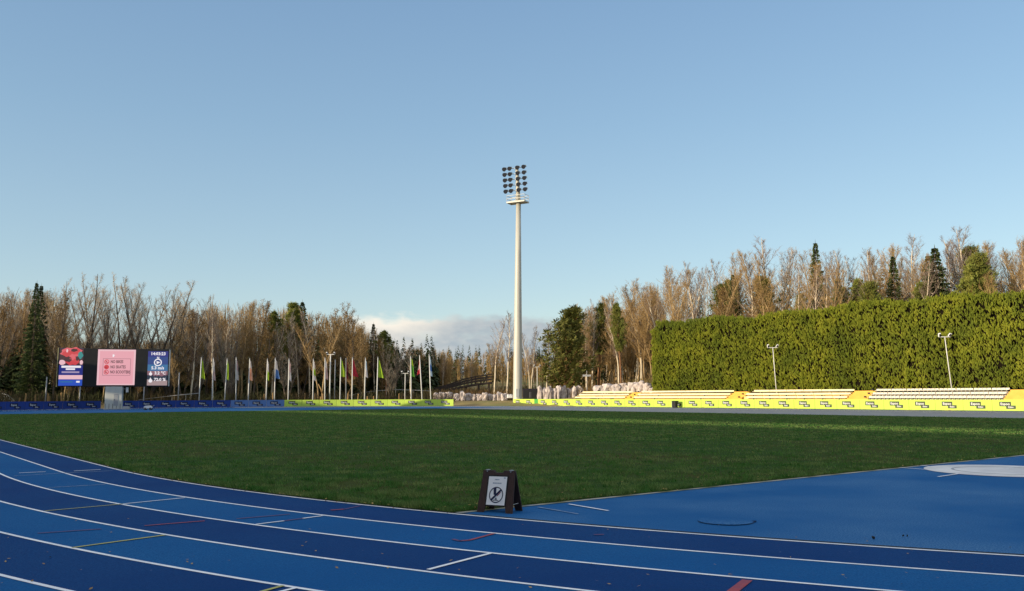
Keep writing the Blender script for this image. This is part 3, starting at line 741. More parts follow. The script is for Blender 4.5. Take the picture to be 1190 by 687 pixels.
pw, ph0, ph1 = .155, .115, .535
mb = MB(); mb.face([onp(-pw-.022, ph0-.02, .004), onp(pw+.022, ph0-.02, .004), onp(pw+.022, ph1+.02, .004), onp(-pw-.022, ph1+.02, .004)]); mb.build('recess', M['black'], fp)
mb = MB(); mb.face([onp(-pw, ph0, .009), onp(pw, ph0, .009), onp(pw, ph1, .009), onp(-pw, ph1, .009)])
M['paper'] = mat('laminated_paper', (.88, .88, .86), (.85, .86, .84), 3, .35, spec=.4)
pst = mb.build('poster', M['paper'], fp)
mb = MB(); cz_ = .265; rr_ = .118
def rp(x, z, off): return onp(x, z, off)
for k in range(40):
    t0, t1 = 2*math.pi*k/40, 2*math.pi*(k+1)/40
    mb.face([rp(rr_*.88*math.cos(t0), cz_+rr_*.88*math.sin(t0), .014), rp(rr_*math.cos(t0), cz_+rr_*math.sin(t0), .014), rp(rr_*math.cos(t1), cz_+rr_*math.sin(t1), .014), rp(rr_*.88*math.cos(t1), cz_+rr_*.88*math.sin(t1), .014)], 0)
d = rr_*.66; k_ = .010
mb.face([rp(-d-k_, cz_-d+k_, .016), rp(-d+k_, cz_-d-k_, .016), rp(d+k_, cz_+d-k_, .016), rp(d-k_, cz_+d+k_, .016)], 0)
mb.face([rp(d*.2, cz_+d*.2-.026, .0145), rp(d*.28, cz_+d*.2-.034, .0145), rp(d*.95, cz_+d*.95-.036, .0145), rp(d*.9, cz_+d*.95-.026, .0145)], 1)
mb.build('prohibition_ring', [M['navy'], M['line_red']], pst)
mb = MB()
mb.face([rp(-.052, cz_+.10, .012), rp(-.008, cz_+.105, .012), rp(-.004, cz_+.02, .012), rp(-.018, cz_-.005, .012), rp(-.046, cz_+.005, .012)][::-1])
mb.face([rp(-.018, cz_-.07, .012), rp(.02, cz_-.07, .012), rp(.004, cz_-.035, .012)]); mb.face([rp(-.05, cz_-.085, .012), rp(.05, cz_-.085, .012), rp(.04, cz_-.076, .012), rp(-.04, cz_-.076, .012)])
mb.build('shoe_symbol', M['navy'], pst)
mb = MB()
for x0_, x1_, z_ in ((-.05, .03, .490), (-.075, .055, .437)):
    x = x0_
    while x < x1_:
        wl = rnd.uniform(.010, .018); mb.face([rp(x, z_-.008, .012), rp(x+wl, z_-.008, .012), rp(x+wl, z_+.008, .012), rp(x, z_+.008, .012)]); x += wl+.006
mb.face([rp(.10, .510, .012), rp(.13, .510, .012), rp(.13, .524, .012), rp(.10, .524, .012)])
mb.build('print', mat('grey_print', (.25, .32, .40), (.2, .27, .36), 3, .5), pst)
for sx in (-1, 1):
    mb = MB(); mb.tube([(sx*.20, SHt*math.tan(th_)-.012, SHt-.015), (sx*.20, SDp-SHt*math.tan(th_)+.012, SHt-.015)], .012, 8); mb.box((sx*.20, SDp/2, SHt+.004), (.05, .07, .012)); mb.build('hinge', M['galv_grey'], ag)
mb = MB(); mb.bar((SW/2-.05, .055, .12), (SW/2-.05, SDp-.055, .12), .012, .004); mb.build('strap', M['pole_white'], ag)

# ------------------------------------------------------------------ bleachers
def s_of(px, n):
    y = y_on_n(px, n); return float(np.array([px_dir(px)*y, y])@U)
BZ = [(98.0, .75), (98.85, 1.18), (99.7, 1.61), (100.55, 2.04)]
def local(t_s, t_n):  # local frame of a section: x = -along, y = across
    return None
def bleacher(pa, pb, style, label):
    sa, sb_ = s_of(pa, 99.3), s_of(pb, 99.3); L = sa-sb_
    t = thing('bleacher', label, 'seating', SN(sa, 98.0), RZ, 'seating sections before the hedge')
    for i, (n, z) in enumerate(BZ):
        mb = MB(); mb.box((L/2, n-98.0+.42, z/2), (L, .84, z)); mb.build('tier', M['tier_cream'] if style != 'white' else M['tier_pale'], t)
        if style == 'long': nb = max(1, int(L/9)); gap = .05
        elif style == 'short': nb = max(1, int(L/2.6)); gap = .07
        else: nb = max(1, int(L/1.9)); gap = .06
        st = L/nb
        off = (st*.5 if (style == 'short' and i % 2) else 0)
        for k in range(nb):
            x0_ = k*st+gap/2+off*.5; x1_ = min(L, x0_+st-gap)
            mb = MB(); w = x1_-x0_
            nn = 4 if style == 'white' else 1
            for q in range(nn):
                xa = x0_+w*q/nn+(.02 if nn > 1 else 0); xb = x0_+w*(q+1)/nn-(.02 if nn > 1 else 0); xm_ = (xa+xb)/2
                mb.box((xm_, n-98.0+.34, z+.20), (xb-xa, .42, .05)); mb.box((xm_, n-98.0+.56, z+.30), (xb-xa, .05, .24)); mb.box((xm_, n-98.0+.34, z+.085), (.06, .3, .18), 1)
            mb.build('bench', [M['benchwhite'] if style == 'white' else M['cream'], M['tier_grey']], t)
    return t
def aisle(pa, pb, label):
    sa, sb_ = s_of(pa, 99.3), s_of(pb, 99.3); L = sa-sb_
    t = thing('aisle_stairs', label, 'stairs', SN(sa, 98.0), RZ, 'orange stairs between the seating sections')
    for i, (n, z) in enumerate(BZ):
        for hstep in (0, 1):
            mb = MB(); zz = z+.215*hstep; mb.box((L/2, n-98.0+.21+.42*hstep, zz/2), (L-.02, .42, zz)); mb.build('step', M['orange'], t)
        mb = MB(); mb.box((L-.18, n-98.0+.1, z+.11+.215), (.26, .16, .2)); mb.build('riser_block', M['black'], t)
    return t
bleacher(668, 726, 'long', 'short left-hand cream seating section beside the pale stones')
aisle(726.4, 736, 'orange stair aisle nearest the pale stones')
bleacher(736.4, 844, 'long', 'cream seating section with long benches before the left end of the hedge')
aisle(844.4, 862, 'orange stair aisle between the long and the short cream benches')
bleacher(862.4, 984, 'short', 'seating section with short cream benches on orange tiers before the hedge')
aisle(984.4, 1009, 'orange stair aisle left of the white benches')
bleacher(1009.4, 1166, 'white', 'white seating section before the hedge on the right')
aisle(1166.4, 1196, 'orange stair aisle right of the white benches')
bleacher(1196.5, 1330, 'short', 'seating section at the far right end beyond the white benches')

# ------------------------------------------------------------------ hedge
n0, dep = 102.6, 3.2
sA, sB = s_of(756, n0), s_of(1190, n0)-26
LH = sA-sB
hz0 = lambda s: terr(*SN(s, n0+1).xy)
def hedge_top(q): return 10.7+.16*math.sin(q*.21)+.22*math.sin(q*.53+1)+.16*math.cos(q*3.9)+.06*math.sin(q*9)-1.3*ss((2.0-q)/2.0)**1.5+.004*q
hb = SN(sA, n0); hb.z = 2.2
hg = thing('hedge', 'very tall clipped green conifer hedge behind the seating', 'hedge', hb, RZ)
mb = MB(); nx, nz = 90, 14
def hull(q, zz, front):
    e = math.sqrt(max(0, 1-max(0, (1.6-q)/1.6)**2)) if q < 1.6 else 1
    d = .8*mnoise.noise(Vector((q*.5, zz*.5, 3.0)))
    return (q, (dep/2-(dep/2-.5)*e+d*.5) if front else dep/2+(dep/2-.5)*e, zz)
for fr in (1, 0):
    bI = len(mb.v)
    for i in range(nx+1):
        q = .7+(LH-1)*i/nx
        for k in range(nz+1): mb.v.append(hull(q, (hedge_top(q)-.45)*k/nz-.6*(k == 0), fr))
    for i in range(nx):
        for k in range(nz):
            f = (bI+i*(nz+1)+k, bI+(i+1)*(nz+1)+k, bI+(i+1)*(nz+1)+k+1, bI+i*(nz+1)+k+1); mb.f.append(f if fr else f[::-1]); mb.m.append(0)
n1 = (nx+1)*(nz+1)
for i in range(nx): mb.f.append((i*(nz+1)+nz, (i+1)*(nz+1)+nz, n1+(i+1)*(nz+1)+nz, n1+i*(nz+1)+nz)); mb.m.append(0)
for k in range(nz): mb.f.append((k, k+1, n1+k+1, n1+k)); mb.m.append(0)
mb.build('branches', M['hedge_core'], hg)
g = np.random.default_rng(11); V = []; 
def spray(p, d, up, ln, wd):
    # a small flat fan: two crossed kites along direction
    dirv = (d*.36+up*1.05); dirv = dirv.normalized()*ln
    a = dirv.cross(Vector((g.random()-.5, g.random()-.5, g.random()-.5))).normalized()*wd
    b = dirv.cross(a).normalized()*wd
    m = p+dirv*.55
    V.extend([p, m+a, p+dirv, m-a]); V.extend([p, m+b, p+dirv, m-b])
NSP = 62000; cnt = 0
while cnt < NSP:
    r_ = g.random(); 
    if r_ < .80: q = g.random()*LH; zz = g.random()*hedge_top(q); face = 'f'
    elif r_ < .92: q = g.random()*LH; zz = hedge_top(q); face = 't'
    elif r_ < .96: q = 0; zz = g.random()*hedge_top(0); face = 'l'
    else: q = g.random()*LH; zz = g.random()*hedge_top(q); face = 'b'
    nv = .30*mnoise.noise(Vector((q*.8, zz*.55, 1.0)))+.55*mnoise.noise(Vector((q*2.4, zz*1.5, 9.0)))+.85*mnoise.noise(Vector((q*4.6, zz*2.9, 4.0)))
    if face == 'f':
        if nv < -.12 and g.random() < .96: continue
        e = .25+1.0*max(0, 1-q/1.5)**1.6
        rib = .22*abs(math.sin(q*1.95+.25*math.sin(zz)))**.7; p = Vector((q, e-.70*nv+.16-rib, zz)); d = Vector((g.normal()*.5, -1, 0))
    elif face == 't': p = Vector((q, .2+g.random()*(dep-.4), zz-.35+.35*nv+(.35*g.random() if g.random() < .25 else 0))); d = Vector((g.normal()*.5, g.normal()*.5, 0))
    elif face == 'l':
        if nv < -.15 and g.random() < .8: continue
        p = Vector((.25-.35*nv, .4+g.random()*(dep-.8), zz)); d = Vector((-1, g.normal()*.5, 0))
    else: p = Vector((q, dep-.3+.3*nv, zz)); d = Vector((g.normal()*.5, 1, 0))
    spray(p, d, Vector((g.normal()*.35, g.normal()*.25, 1)), (.24+.34*g.random()), .035+.055*g.random()); cnt += 1
V = np.array([tuple(v) for v in V]); Fc = np.arange(len(V)).reshape(-1, 4)
link('foliage', np_mesh('foliage', V, Fc, M['hedge']), hg)

# ------------------------------------------------------------------ stones, bridge, small things
def boulder_mesh(seed, sx, sy, sz):
    import bmesh
    bm = bmesh.new(); bmesh.ops.create_icosphere(bm, subdivisions=3, radius=.5)
    for v in bm.verts:
        c = v.co.copy(); m = max(abs(c.x), abs(c.y), abs(c.z)); c = c.lerp(c*(.5/m), .55)
        c *= 1+.35*mnoise.noise(c*2.6+Vector((seed*7.1, seed*3.3, 0)))+.14*mnoise.noise(c*7+Vector((seed, 0, 9)))
        v.co = Vector((c.x*sx, c.y*sy, (c.z+.42)*sz))
    me = bpy.data.meshes.new('boulder'); bm.to_mesh(me); bm.free(); me.materials.append(M['stone']); return me
def stone_row(lst, label_tail, group):
    for i, (px, w, y0, y1, dep_) in enumerate(lst):
        b = at(px, y1, dep_); H = (y1-y0)/F_PX*dep_; W2 = w/F_PX*dep_
        o = link('boulder', boulder_mesh(px*.37, W2*1.12, W2*1.2+.5, H*1.1)); o.location = (b.x, b.y, b.z-.1); o.rotation_euler = (0, 0, rnd.uniform(-.3, .3))
        tag(o, ORD[i]+' from the left '+label_tail, 'stone', group)
def px_row(x0, x1, wmin, wmax, y0, y1, dep_, jit=1.5):
    out = []; x = x0
    while x < x1:
        w = rnd.uniform(wmin, wmax); out.append((x+w/2, w, y0+rnd.uniform(-jit, jit), y1, dep_+rnd.uniform(-1, 1))); x += w*rnd.uniform(.97, 1.12)
    return out
stone_row(px_row(504, 588, 4.5, 7.5, 456.5, 465.5, 168), 'of the low pale stones left of the floodlight mast', 'stones left of the mast')
stone_row(px_row(625, 673, 4.5, 6.5, 450, 463.5, 164), 'of the upright pale stones right of the floodlight mast', 'stones right of the mast')
stone_row([(695.5, 10, 447.5, 457.5, 150), (706, 11, 445.5, 457, 150), (716.5, 10, 446, 456, 149), (725, 9, 445, 455.5, 149), (735.5, 11, 444, 455.5, 146),
           (745, 10, 443, 455, 145), (752, 9, 445, 455.5, 144), (757.5, 6, 450, 456, 143)], 'of the big pale stones at the end of the hedge', 'stones at the hedge end')
# footbridge
yb = 186.0
rail = [(499, 452), (512, 449.3), (525, 445.5), (539, 440.5), (552, 437.6), (572, 434.5)]
low = [(499, 455.5), (512, 454), (525, 451.5), (539, 448.3), (552, 446), (572, 443.6)]
br = thing('footbridge', 'dark timber footbridge ramp rising to the right behind the far bend', 'footbridge', at(535, 450, yb))
off = br.location
dk = MB(); rl = MB(); rl2 = MB()
for i in range(5):
    p, q = at(*low[i], yb)-off, at(*low[i+1], yb)-off; ex = Vector((0, 3.4, 0)); dn = Vector((0, 0, -.42))
    P8 = [p, q, q+ex, p+ex]; dk.face(P8); dk.face([a_+dn for a_ in P8][::-1]); dk.face([p+dn, q+dn, q, p]); dk.face([q+ex+dn, p+ex+dn, p+ex, q+ex])
    for mbr, ey in ((rl, 0.0), (rl2, 3.4)):
        a_, b_ = at(*rail[i], yb)-off+Vector((0, ey, 0)), at(*rail[i+1], yb)-off+Vector((0, ey, 0)); e_ = Vector((0, ey, 0))
        mbr.bar(a_, b_, .12, .16)
        for f_ in (.33, .66): mbr.bar(a_.lerp(p+e_, f_), b_.lerp(q+e_, f_), .06, .3)
        for k in range(3): t_ = k/3; mbr.bar(a_.lerp(b_, t_), (p+e_).lerp(q+e_, t_), .12)
dk.build('deck', M['deck'], br); rl.build('railing', M['deck'], br); rl2.build('railing', M['deck'], br)
for px, py in ((527, 451.2), (541, 447.8), (556, 445.4), (568, 444)):
    for ey in (.3, 3.1):
        a_ = at(px, py, yb)+Vector((0, ey, -.2)); g_ = Vector((a_.x, a_.y, terr(a_.x, a_.y)-.1))
        mb = MB(); mb.bar(g_-off, a_-off, .3); mb.build('support_post', M['deck'], br)
# dark equipment container behind the boards right of the mast
c_ = at(616, 464.3, 168); z_ = terr(c_.x, c_.y); o_ = thing('container', 'low dark purple container behind the boards right of the floodlight mast', 'container', (c_.x, c_.y, z_-.05))
Hh = at(616, 452, 168).z-z_
mb = MB(); mb.box((0, 0, Hh/2), (2.75, 2.2, Hh)); bevel(mb.build('body', mat('dark_purple_steel', (.030, .022, .045), (.02, .018, .03), 1.5, .6), o_), .04)
mb = MB(); mb.box((0, 0, Hh+.05), (2.9, 2.35, .1)); mb.build('lid', M['black'], o_)
for sx in (-1, 1):
    mb = MB(); mb.box((sx*.68, -1.115, Hh/2), (1.25, .03, Hh*.85)); dr = mb.build('door', M['scaffold'], o_)
    mb = MB(); mb.bar((sx*.12, -1.15, Hh*.25), (sx*.12, -1.15, Hh*.75), .04); mb.build('handle', M['galv_grey'], dr)
# white van roof-like case left of mast
def case(px, py0, py1, dep_, w, label, name='equipment_case', m='white', cat='case'):
    p = at(px, py1, dep_); zz = terr(p.x, p.y)
    H = (py1-py0)/F_PX*dep_; t = thing(name, label, cat, (p.x, p.y, max(p.z, zz)-.02), .15)
    mb = MB(); mb.box((0, 0, H*.42), (w, .8, H*.84), 0); bevel(mb.build('body', M[m], t), .05)
    mb = MB(); mb.box((0, 0, H*.92), (w*.96, .76, H*.16), 0, None, .93); bevel(mb.build('lid', M[m], t), .03)
    for sx in (-1, 1):
        mb = MB(); mb.box((sx*w*.25, -.42, H*.84), (.1, .04, .12)); mb.build('latch', M['foot'], t)
    return t
case(592.5, 458.2, 462.5, 160, .95, 'small white case on the grass just left of the floodlight mast')
# white covered cart in front of the blue boards
p = gnd(172, 476.6); t = thing('line_marker_cart', 'low white cart standing in front of the blue boards right of the scoreboard', 'cart', (p.x, p.y, 0), .1)
mb = MB(); prof = [(-.52, .22), (-.46, .52), (-.2, .60), (.25, .58), (.45, .50), (.52, .30), (.4, .22)]
f_ = [(x, -.28, z) for x, z in prof]; b_ = [(x, .28, z) for x, z in prof]; mb.face(f_); mb.face(b_[::-1])
for i in range(len(prof)): j = (i+1) % len(prof); mb.face([f_[j], f_[i], b_[i], b_[j]])
bevel(mb.build('body', M['white'], t), .03)
for sx in (-.33, .36):
    for sy in (-.31, .31):
        mb = MB(); mb.tube([(sx, sy-.04, .16), (sx, sy+.04, .16)], .16, 14); w_ = mb.build('wheel', M['black'], t)
        mb = MB(); mb.tube([(sx, sy-.045, .16), (sx, sy+.045, .16)], .06, 10); mb.build('hub', M['galv_grey'], w_)
mb = MB(); mb.bar((.5, -.22, .42), (.75, -.22, .66), .04); mb.bar((.5, .22, .42), (.75, .22, .66), .04); mb.bar((.75, -.24, .66), (.75, .24, .66), .04); mb.build('handle', M['galv_grey'], t)
# dark bin before the yellow boards
yb_ = y_on_n(784.5, 94.9); p = at(784.5, 475, yb_); t = thing('litter_bin', 'dark grey bin standing before the yellow boards', 'bin', (p.x, p.y, 0), RZ)
mb = MB(); mb.box((0, 0, .46), (.62, .55, .86), 0, None, 1.06); bevel(mb.build('body', M['black'], t), .04)
mb = MB(); mb.box((0, .0, .935), (.72, .64, .09)); bevel(mb.build('lid', M['scaffold'], t), .02)
mb = MB(); mb.box((-.38, 0, .45), (.05, .5, .86)); mb.build('side_plate', M['galv_grey'], t)
for sx in (-1, 1):
    mb = MB(); mb.tube([(sx*.26-.03, .2, .09), (sx*.26+.03, .2, .09)], .09, 12); mb.build('wheel', M['foot'], t)
# wooden posts, carved forked post and handrails behind the boards
wp_ = [22, 29, 41, 55, 56.5, 66, 71, 132, 303, 307, 317, 354, 366, 372, 416, 427, 434, 464]
for i, px in enumerate(wp_):
    y = y_on_bend(px, RAD+13.8+rnd.uniform(0, 1.5)); b = at(px, 470, y); b.z = terr(b.x, b.y)-.05; H = 1.9+rnd.uniform(-.3, .5)
    t = MB(); t.tube([(0, 0, 0), (rnd.uniform(-.05, .05), 0, H*.5), (rnd.uniform(-.1, .1), 0, H)], [.13, .12, .10], 8); t.tube([(0, 0, H-.05), (0, 0, H+.04)], [.10, .05], 8)
    o = t.build('wooden_post', M['post_wood']); o.location = b
    near = 'left of the scoreboard' if px < 80 else 'under the scoreboard' if px < 200 else 'between the flagpoles'
    k = [q for q in wp_ if (q < 80) == (px < 80) and (80 <= q < 200) == (80 <= px < 200)].index(px)
    tag(o, (ORD[k]+' from the left of the short orange-brown posts '+near) if near != 'under the scoreboard' else 'short orange-brown post below the pink scoreboard panel', 'post', 'short posts behind the boards')
for px, sd, lb in ((375.5, -1, 'forked pale wooden post leaning left beside the twin lamp post'), (404, 1, 'forked pale wooden post leaning right under the red flag')):
    y = y_on_bend(px, RAD+14); b = at(px, 470, y); b.z = terr(b.x, b.y)-.05
    t = thing('forked_post', lb, 'post', b); mb = MB(); mb.tube([(0, 0, 0), (sd*.05, 0, 1.4), (sd*.1, 0, 2.3)], [.22, .2, .16], 8); mb.build('trunk', M['post_wood'], t, True)
    mb = MB(); mb.tube([(sd*.1, 0, 2.2), (sd*.45, 0, 3.1), (sd*.95, 0, 4.0)], [.15, .12, .07], 8); mb.build('limb', M['post_wood'], t, True)
def handrail(pts, y, label):
    b = at(*pts[0], y); t = thing('handrail', label, 'handrail', b)
    P3 = [at(px, py, y)-b for px, py in pts]; mb = MB(); mb.tube(P3, .06, 6); mb.build('rail', M['galv_grey'], t, True)
    for i in range(len(P3)-1):
        for k in range(2):
            q = P3[i].lerp(P3[i+1], k/2); w = q+b; mb = MB(); mb.bar(q, Vector((q.x, q.y, terr(w.x, w.y)-b.z-.05)), .05); mb.build('upright', M['galv_grey'], t)
handrail([(150, 466), (175, 463), (200, 460), (232, 457)], 152, 'grey sloping handrail right of the scoreboard')
handrail([(2, 457), (8, 459), (14, 463), (18, 467)], 140, 'short grey sloping handrail at the left end of the boards')
handrail([(405, 460), (420, 456.5), (438, 454.2), (460, 453), (480, 453.4), (500, 454.5)], 176, 'long grey arched handrail behind the flags')
p = at(682, 441, 160); zz = terr(p.x, p.y); t = thing('path_sign', 'small grey sign on a thin post before the forest slope', 'sign', (p.x, p.y, zz))
mb = MB(); mb.tube([(0, 0, -.1), (0, 0, p.z-zz+1.6)], .05, 8); mb.build('post', M['galv_grey'], t); mb = MB(); mb.box((0, -.07, p.z-zz+.7), (1.5, .04, .35)); mb.build('plate', M['galv_grey'], t)

# ------------------------------------------------------------------ trees: one of each kind, copied
def bez(p, d, L, up, n=5, wob=.0):
    pts = [p.copy()]; d = d.normalized()
    for i in range(n-1):
        d = (d+Vector((rnd.uniform(-wob, wob), rnd.uniform(-wob, wob), up/(n-1)))).normalized(); pts.append(pts[-1]+d*L/(n-1))
    return pts
def lerp_path(pts, t):
    f = t*(len(pts)-1); i = min(int(f), len(pts)-2); return pts[i].lerp(pts[i+1], f-i)
def bare_tree(seed, H, r0, t0, spread, ang, nb, ns, nt, tw, up=.9, forks=1, leaf=0, sway=.02):
    """returns (trunk mesh builder, crown mesh builder)"""
    global rnd
    keep = rnd; rnd = random.Random(seed)
    tr, cr = MB(), MB(); stems = []
    for fk in range(forks):
        d = Vector((rnd.uniform(-.06, .06), rnd.uniform(-.06, .06), 1)) if forks == 1 else Vector((math.cos(fk*6.28/forks+seed)*.34*rnd.uniform(.4, 1.1), math.sin(fk*6.28/forks+seed)*.34*rnd.uniform(.4, 1.1), 1))
        hh = H*(1 if fk == 0 else rnd.uniform(.8, .95)); rr = r0*(1 if forks == 1 else .75)
        pts = bez(Vector((0, 0, -.2)), d, hh, .15, 12, sway*3)
        rad = [max(.02, rr*(1-i/11)**.8*.95+.012) for i in range(12)]; tr.tube(pts, rad, 7); stems.append((pts, rad, hh))
    for pts, rad, hh in stems:
        n_ = int(nb/forks)
        for i in range(n_):
            t = t0+(.96-t0)*((i+rnd.random())/n_)**1.2; p = lerp_path(pts, t); az = i*2.4+rnd.uniform(-.5, .5)
            u = (t-t0)/(1-t0); L = hh*spread*(math.sin(math.pi*min(1, .22+.78*(1-u)*.95))**.7)*rnd.uniform(.45, 1.3)*((1-u)**.6*.9+.14)
            el = ang*(1-.45*u)*rnd.uniform(.8, 1.2)
            d = Vector((math.cos(az)*math.sin(el), math.sin(az)*math.sin(el), math.cos(el)))
            bp = bez(p, d, L, up*rnd.uniform(.4, 1.1), 5, .07); rb_ = max(.018, rad[min(11, int(t*11))]*.42)
            (tr if L > hh*.14 else cr).tube(bp, [rb_, rb_*.8, rb_*.58, rb_*.36, .012], 4, cap=False)
            for j in range(ns):
                v = .2+.8*(j+rnd.random())/ns; q = lerp_path(bp, v); a2 = rnd.random()*6.28
                dd = (bp[-1]-bp[0]).normalized()+Vector((math.cos(a2), math.sin(a2), rnd.uniform(-.2, .7)))*.75
                L2 = L*rnd.uniform(.22, .48)*(1.15-.5*v); sp_ = bez(q, dd, L2, up*.5, 4, .10)
                cr.tube(sp_, [rb_*.32+.008, rb_*.22+.007, .010, .006], 3, cap=False)
                for k in range(nt):
                    w = rnd.random(); e = lerp_path(sp_, w); a3 = rnd.random()*6.28
                    d3 = dd.normalized()*.7+Vector((math.cos(a3), math.sin(a3), rnd.uniform(-.45, .9)))*.8
                    L3 = rnd.uniform(.45, 1.15)*(.45+.55*(1-u)); tip = e+d3.normalized()*L3
                    cr.ribbon(e, tip, tw*rnd.uniform(.7, 1.3), 0, e.lerp(tip, .5)+Vector((rnd.uniform(-.08, .08), rnd.uniform(-.08, .08), rnd.uniform(0, .1))))
                    if leaf and rnd.random() < leaf:
                        s_ = rnd.uniform(.05, .12); c = tip+Vector((rnd.uniform(-.2, .2),)*3); a_ = Vector((rnd.uniform(-1, 1), rnd.uniform(-1, 1), rnd.uniform(-1, 1))).normalized()*s_
                        b_ = a_.orthogonal().normalized()*s_*.7; cr.face([c-a_, c+b_, c+a_, c-b_], 1)
    rnd = keep
    return tr, cr
def spruce(seed, H, base_r, t0=.06):
    global rnd
    keep = rnd; rnd = random.Random(seed); tr, cr = MB(), MB()
    tr.tube([(0, 0, -.2), (0, 0, H*.5), (0, 0, H)], [H*.013, H*.008, .02], 7)
    nl = int(H*3.7)
    for l in range(nl):
        t = t0+(1-t0)*(l+rnd.random()*.6)/nl; z = H*t; rr = base_r*(1-t)**.85*rnd.uniform(.75, 1.12)+.15
        nbr = int(6+4*(1-t))
        for k in range(nbr):
            if rnd.random() < .10: continue
            az = k*6.28/nbr+l*1.7+rnd.uniform(-.3, .3); L = rr*rnd.uniform(.7, 1.15); dx, dy = math.cos(az), math.sin(az)
            drop = L*rnd.uniform(.1, .65)*(1-t*.6); pr = Vector((0, 0, z)); pe = Vector((dx*L, dy*L, z-drop+.15*L*t)); pm = pr.lerp(pe, .55)+Vector((0, 0, -.06*L))
            cr.ribbon(pr, pe, .07, 1, pm)
            ng = max(3, int(L*4.2))
            for q in range(ng):
                v = .18+.82*(q+rnd.random())/ng; c = pr.lerp(pm, v/.55) if v < .55 else pm.lerp(pe, (v-.55)/.45)
                wv = (.22+.42*(1-v))*min(1.3, .5+L*.3); sd = rnd.choice((-1, 1)); tv = Vector((-dy*sd, dx*sd, 0))
                tip = c+tv*wv*rnd.uniform(.6, 1.2)+Vector((dx, dy, 0))*wv*.8+Vector((0, 0, -rnd.uniform(.05, .30)))
                b_ = Vector((dx, dy, 0))*.13; cr.face([c-b_, c+b_, tip+Vector((0, 0, .05)), tip-b_-Vector((0, 0, .07))], 0)
                if rnd.random() < .5: dn = c+Vector((dx*.1, dy*.1, -rnd.uniform(.2, .5))); cr.face([c-b_, c+b_, dn], 0)
    cr.ribbon((0, 0, H-.8), (0, 0, H+.5), .12, 0)
    rnd = keep
    return tr, cr
def pine(seed, H, cr_r, t0, round_=1.0):
    global rnd
    keep = rnd; rnd = random.Random(seed); tr, cr = MB(), MB()
    pts = bez(Vector((0, 0, -.2)), Vector((.03, .02, 1)), H*.96, .1, 9, .05); tr.tube(pts, [H*.016*(1-i/9.5)+.02 for i in range(9)], 7)
    n = 46 if t0 > .3 else 92
    for i in range(n):
        t = t0+(1-t0)*(i+rnd.random())/n; p = lerp_path(pts, min(t, 1)); u = (t-t0)/(1-t0); az = i*2.4+rnd.uniform(-.4, .4)
        L = cr_r*(math.sin(math.pi*((.16+.80*u) if t0 > .3 else (.36+.60*u))) ** .8)*rnd.uniform(.55, 1.1); el = 1.35-.75*u
        d = Vector((math.cos(az)*math.sin(el), math.sin(az)*math.sin(el), math.cos(el))); bp = bez(p, d, L, .5, 4, .15)
        tr.tube(bp, [.07, .05, .035, .015], 4, cap=False)
        for c_i in range(4 if L > 1.2 else 2):
            c = lerp_path(bp, 1-.22*c_i)+Vector((rnd.uniform(-.3, .3), rnd.uniform(-.3, .3), rnd.uniform(0, .3))); R_ = rnd.uniform(.45, .85)
            for q in range(46):
                dv = Vector((rnd.gauss(0, 1), rnd.gauss(0, 1), rnd.gauss(0, .8)+.35)).normalized(); s_ = c+dv*R_*rnd.uniform(.15, .75); e = s_+(dv+Vector((0, 0, .4))).normalized()*rnd.uniform(.25, .45)
                a_ = dv.orthogonal().normalized()*.06; cr.face([s_-a_, s_+a_, e+a_*.5, e-a_*.5], 0)
    rnd = keep
    return tr, cr
PROTO = {}
def proto(kind, i, tr, cr, mt, mc, H):
    PROTO.setdefault(kind, []).append((tr.mesh('trunk', mt, True), cr.mesh('crown', mc), H))
for i in range(4):   # slender pale birches
    tr, cr = bare_tree(100+i, 22, .22, .40, .21, .80, 34, 7, 8, .017, up=.55, sway=.03); proto('birch', i, tr, cr, M['bark_birch'], M['twig_plum'], 22)
for i in range(2):   # grey spreading crowns
    tr, cr = bare_tree(200+i, 20, .24, .16, .27, .66, 80, 8, 10, .013, up=.8, forks=4+i, sway=.012); proto('broad', i, tr, cr, M['bark_grey'], M['twig_grey'], 20)
for i in range(4):   # tan many-branched trees
    tr, cr = bare_tree(300+i, 18, .17, .30, .25, .85, 42, 7, 8, .018, up=.75, leaf=0, sway=.035); proto('tan', i, tr, cr, M['bark_tan'], [M['twig_tan'], M['dry_leaf']], 18)
for i in range(3):   # dark bushy trees keeping dry leaves
    tr, cr = bare_tree(400+i, 17, .20, .16, .30, .95, 38, 7, 9, .022, up=.7, forks=1+i % 2, leaf=.75); proto('drybrown', i, tr, cr, M['bark_grey'], [M['twig_tan'], M['dry_leaf']], 17)
for i in range(3):
    tr, cr = spruce(500+i, 20, 3.4+.4*i); proto('spruce', i, tr, cr, M['bark_grey'], [M['needle_spruce'], M['bark_grey']], 20)
for i in range(2):
    tr, cr = pine(600+i, 20, 3.0, .48); proto('pine', i, tr, cr, M['bark_pine'], M['needle_pine'], 20)
tr, cr = pine(650, 15, 5.0, .08); proto('roundpine', 0, tr, cr, M['bark_pine'], mat('dark_pine_needles', (.13, .14, .028), (.20, .19, .04), .8, .85), 15)
NM = {'birch': ('birch_tree', 'slender bare birch'), 'broad': ('bare_tree', 'spreading bare grey tree'), 'tan': ('young_tree', 'bare tan tree'),
      'drybrown': ('oak_tree', 'brown-leaved tree'), 'spruce': ('spruce_tree', 'dark green spruce'), 'pine': ('pine_tree', 'green-topped pine'), 'roundpine': ('pine_tree', 'broad round green pine')}
TREES = []
def tree(kind, px, pyt, Y, label=None, wide=1.0, base=None):
    b = at(px, 455, Y); b.z = terr(b.x, b.y)-.05
    H = at(px, pyt, Y).z-b.z
    TREES.append((kind, px, b, H, label, wide))
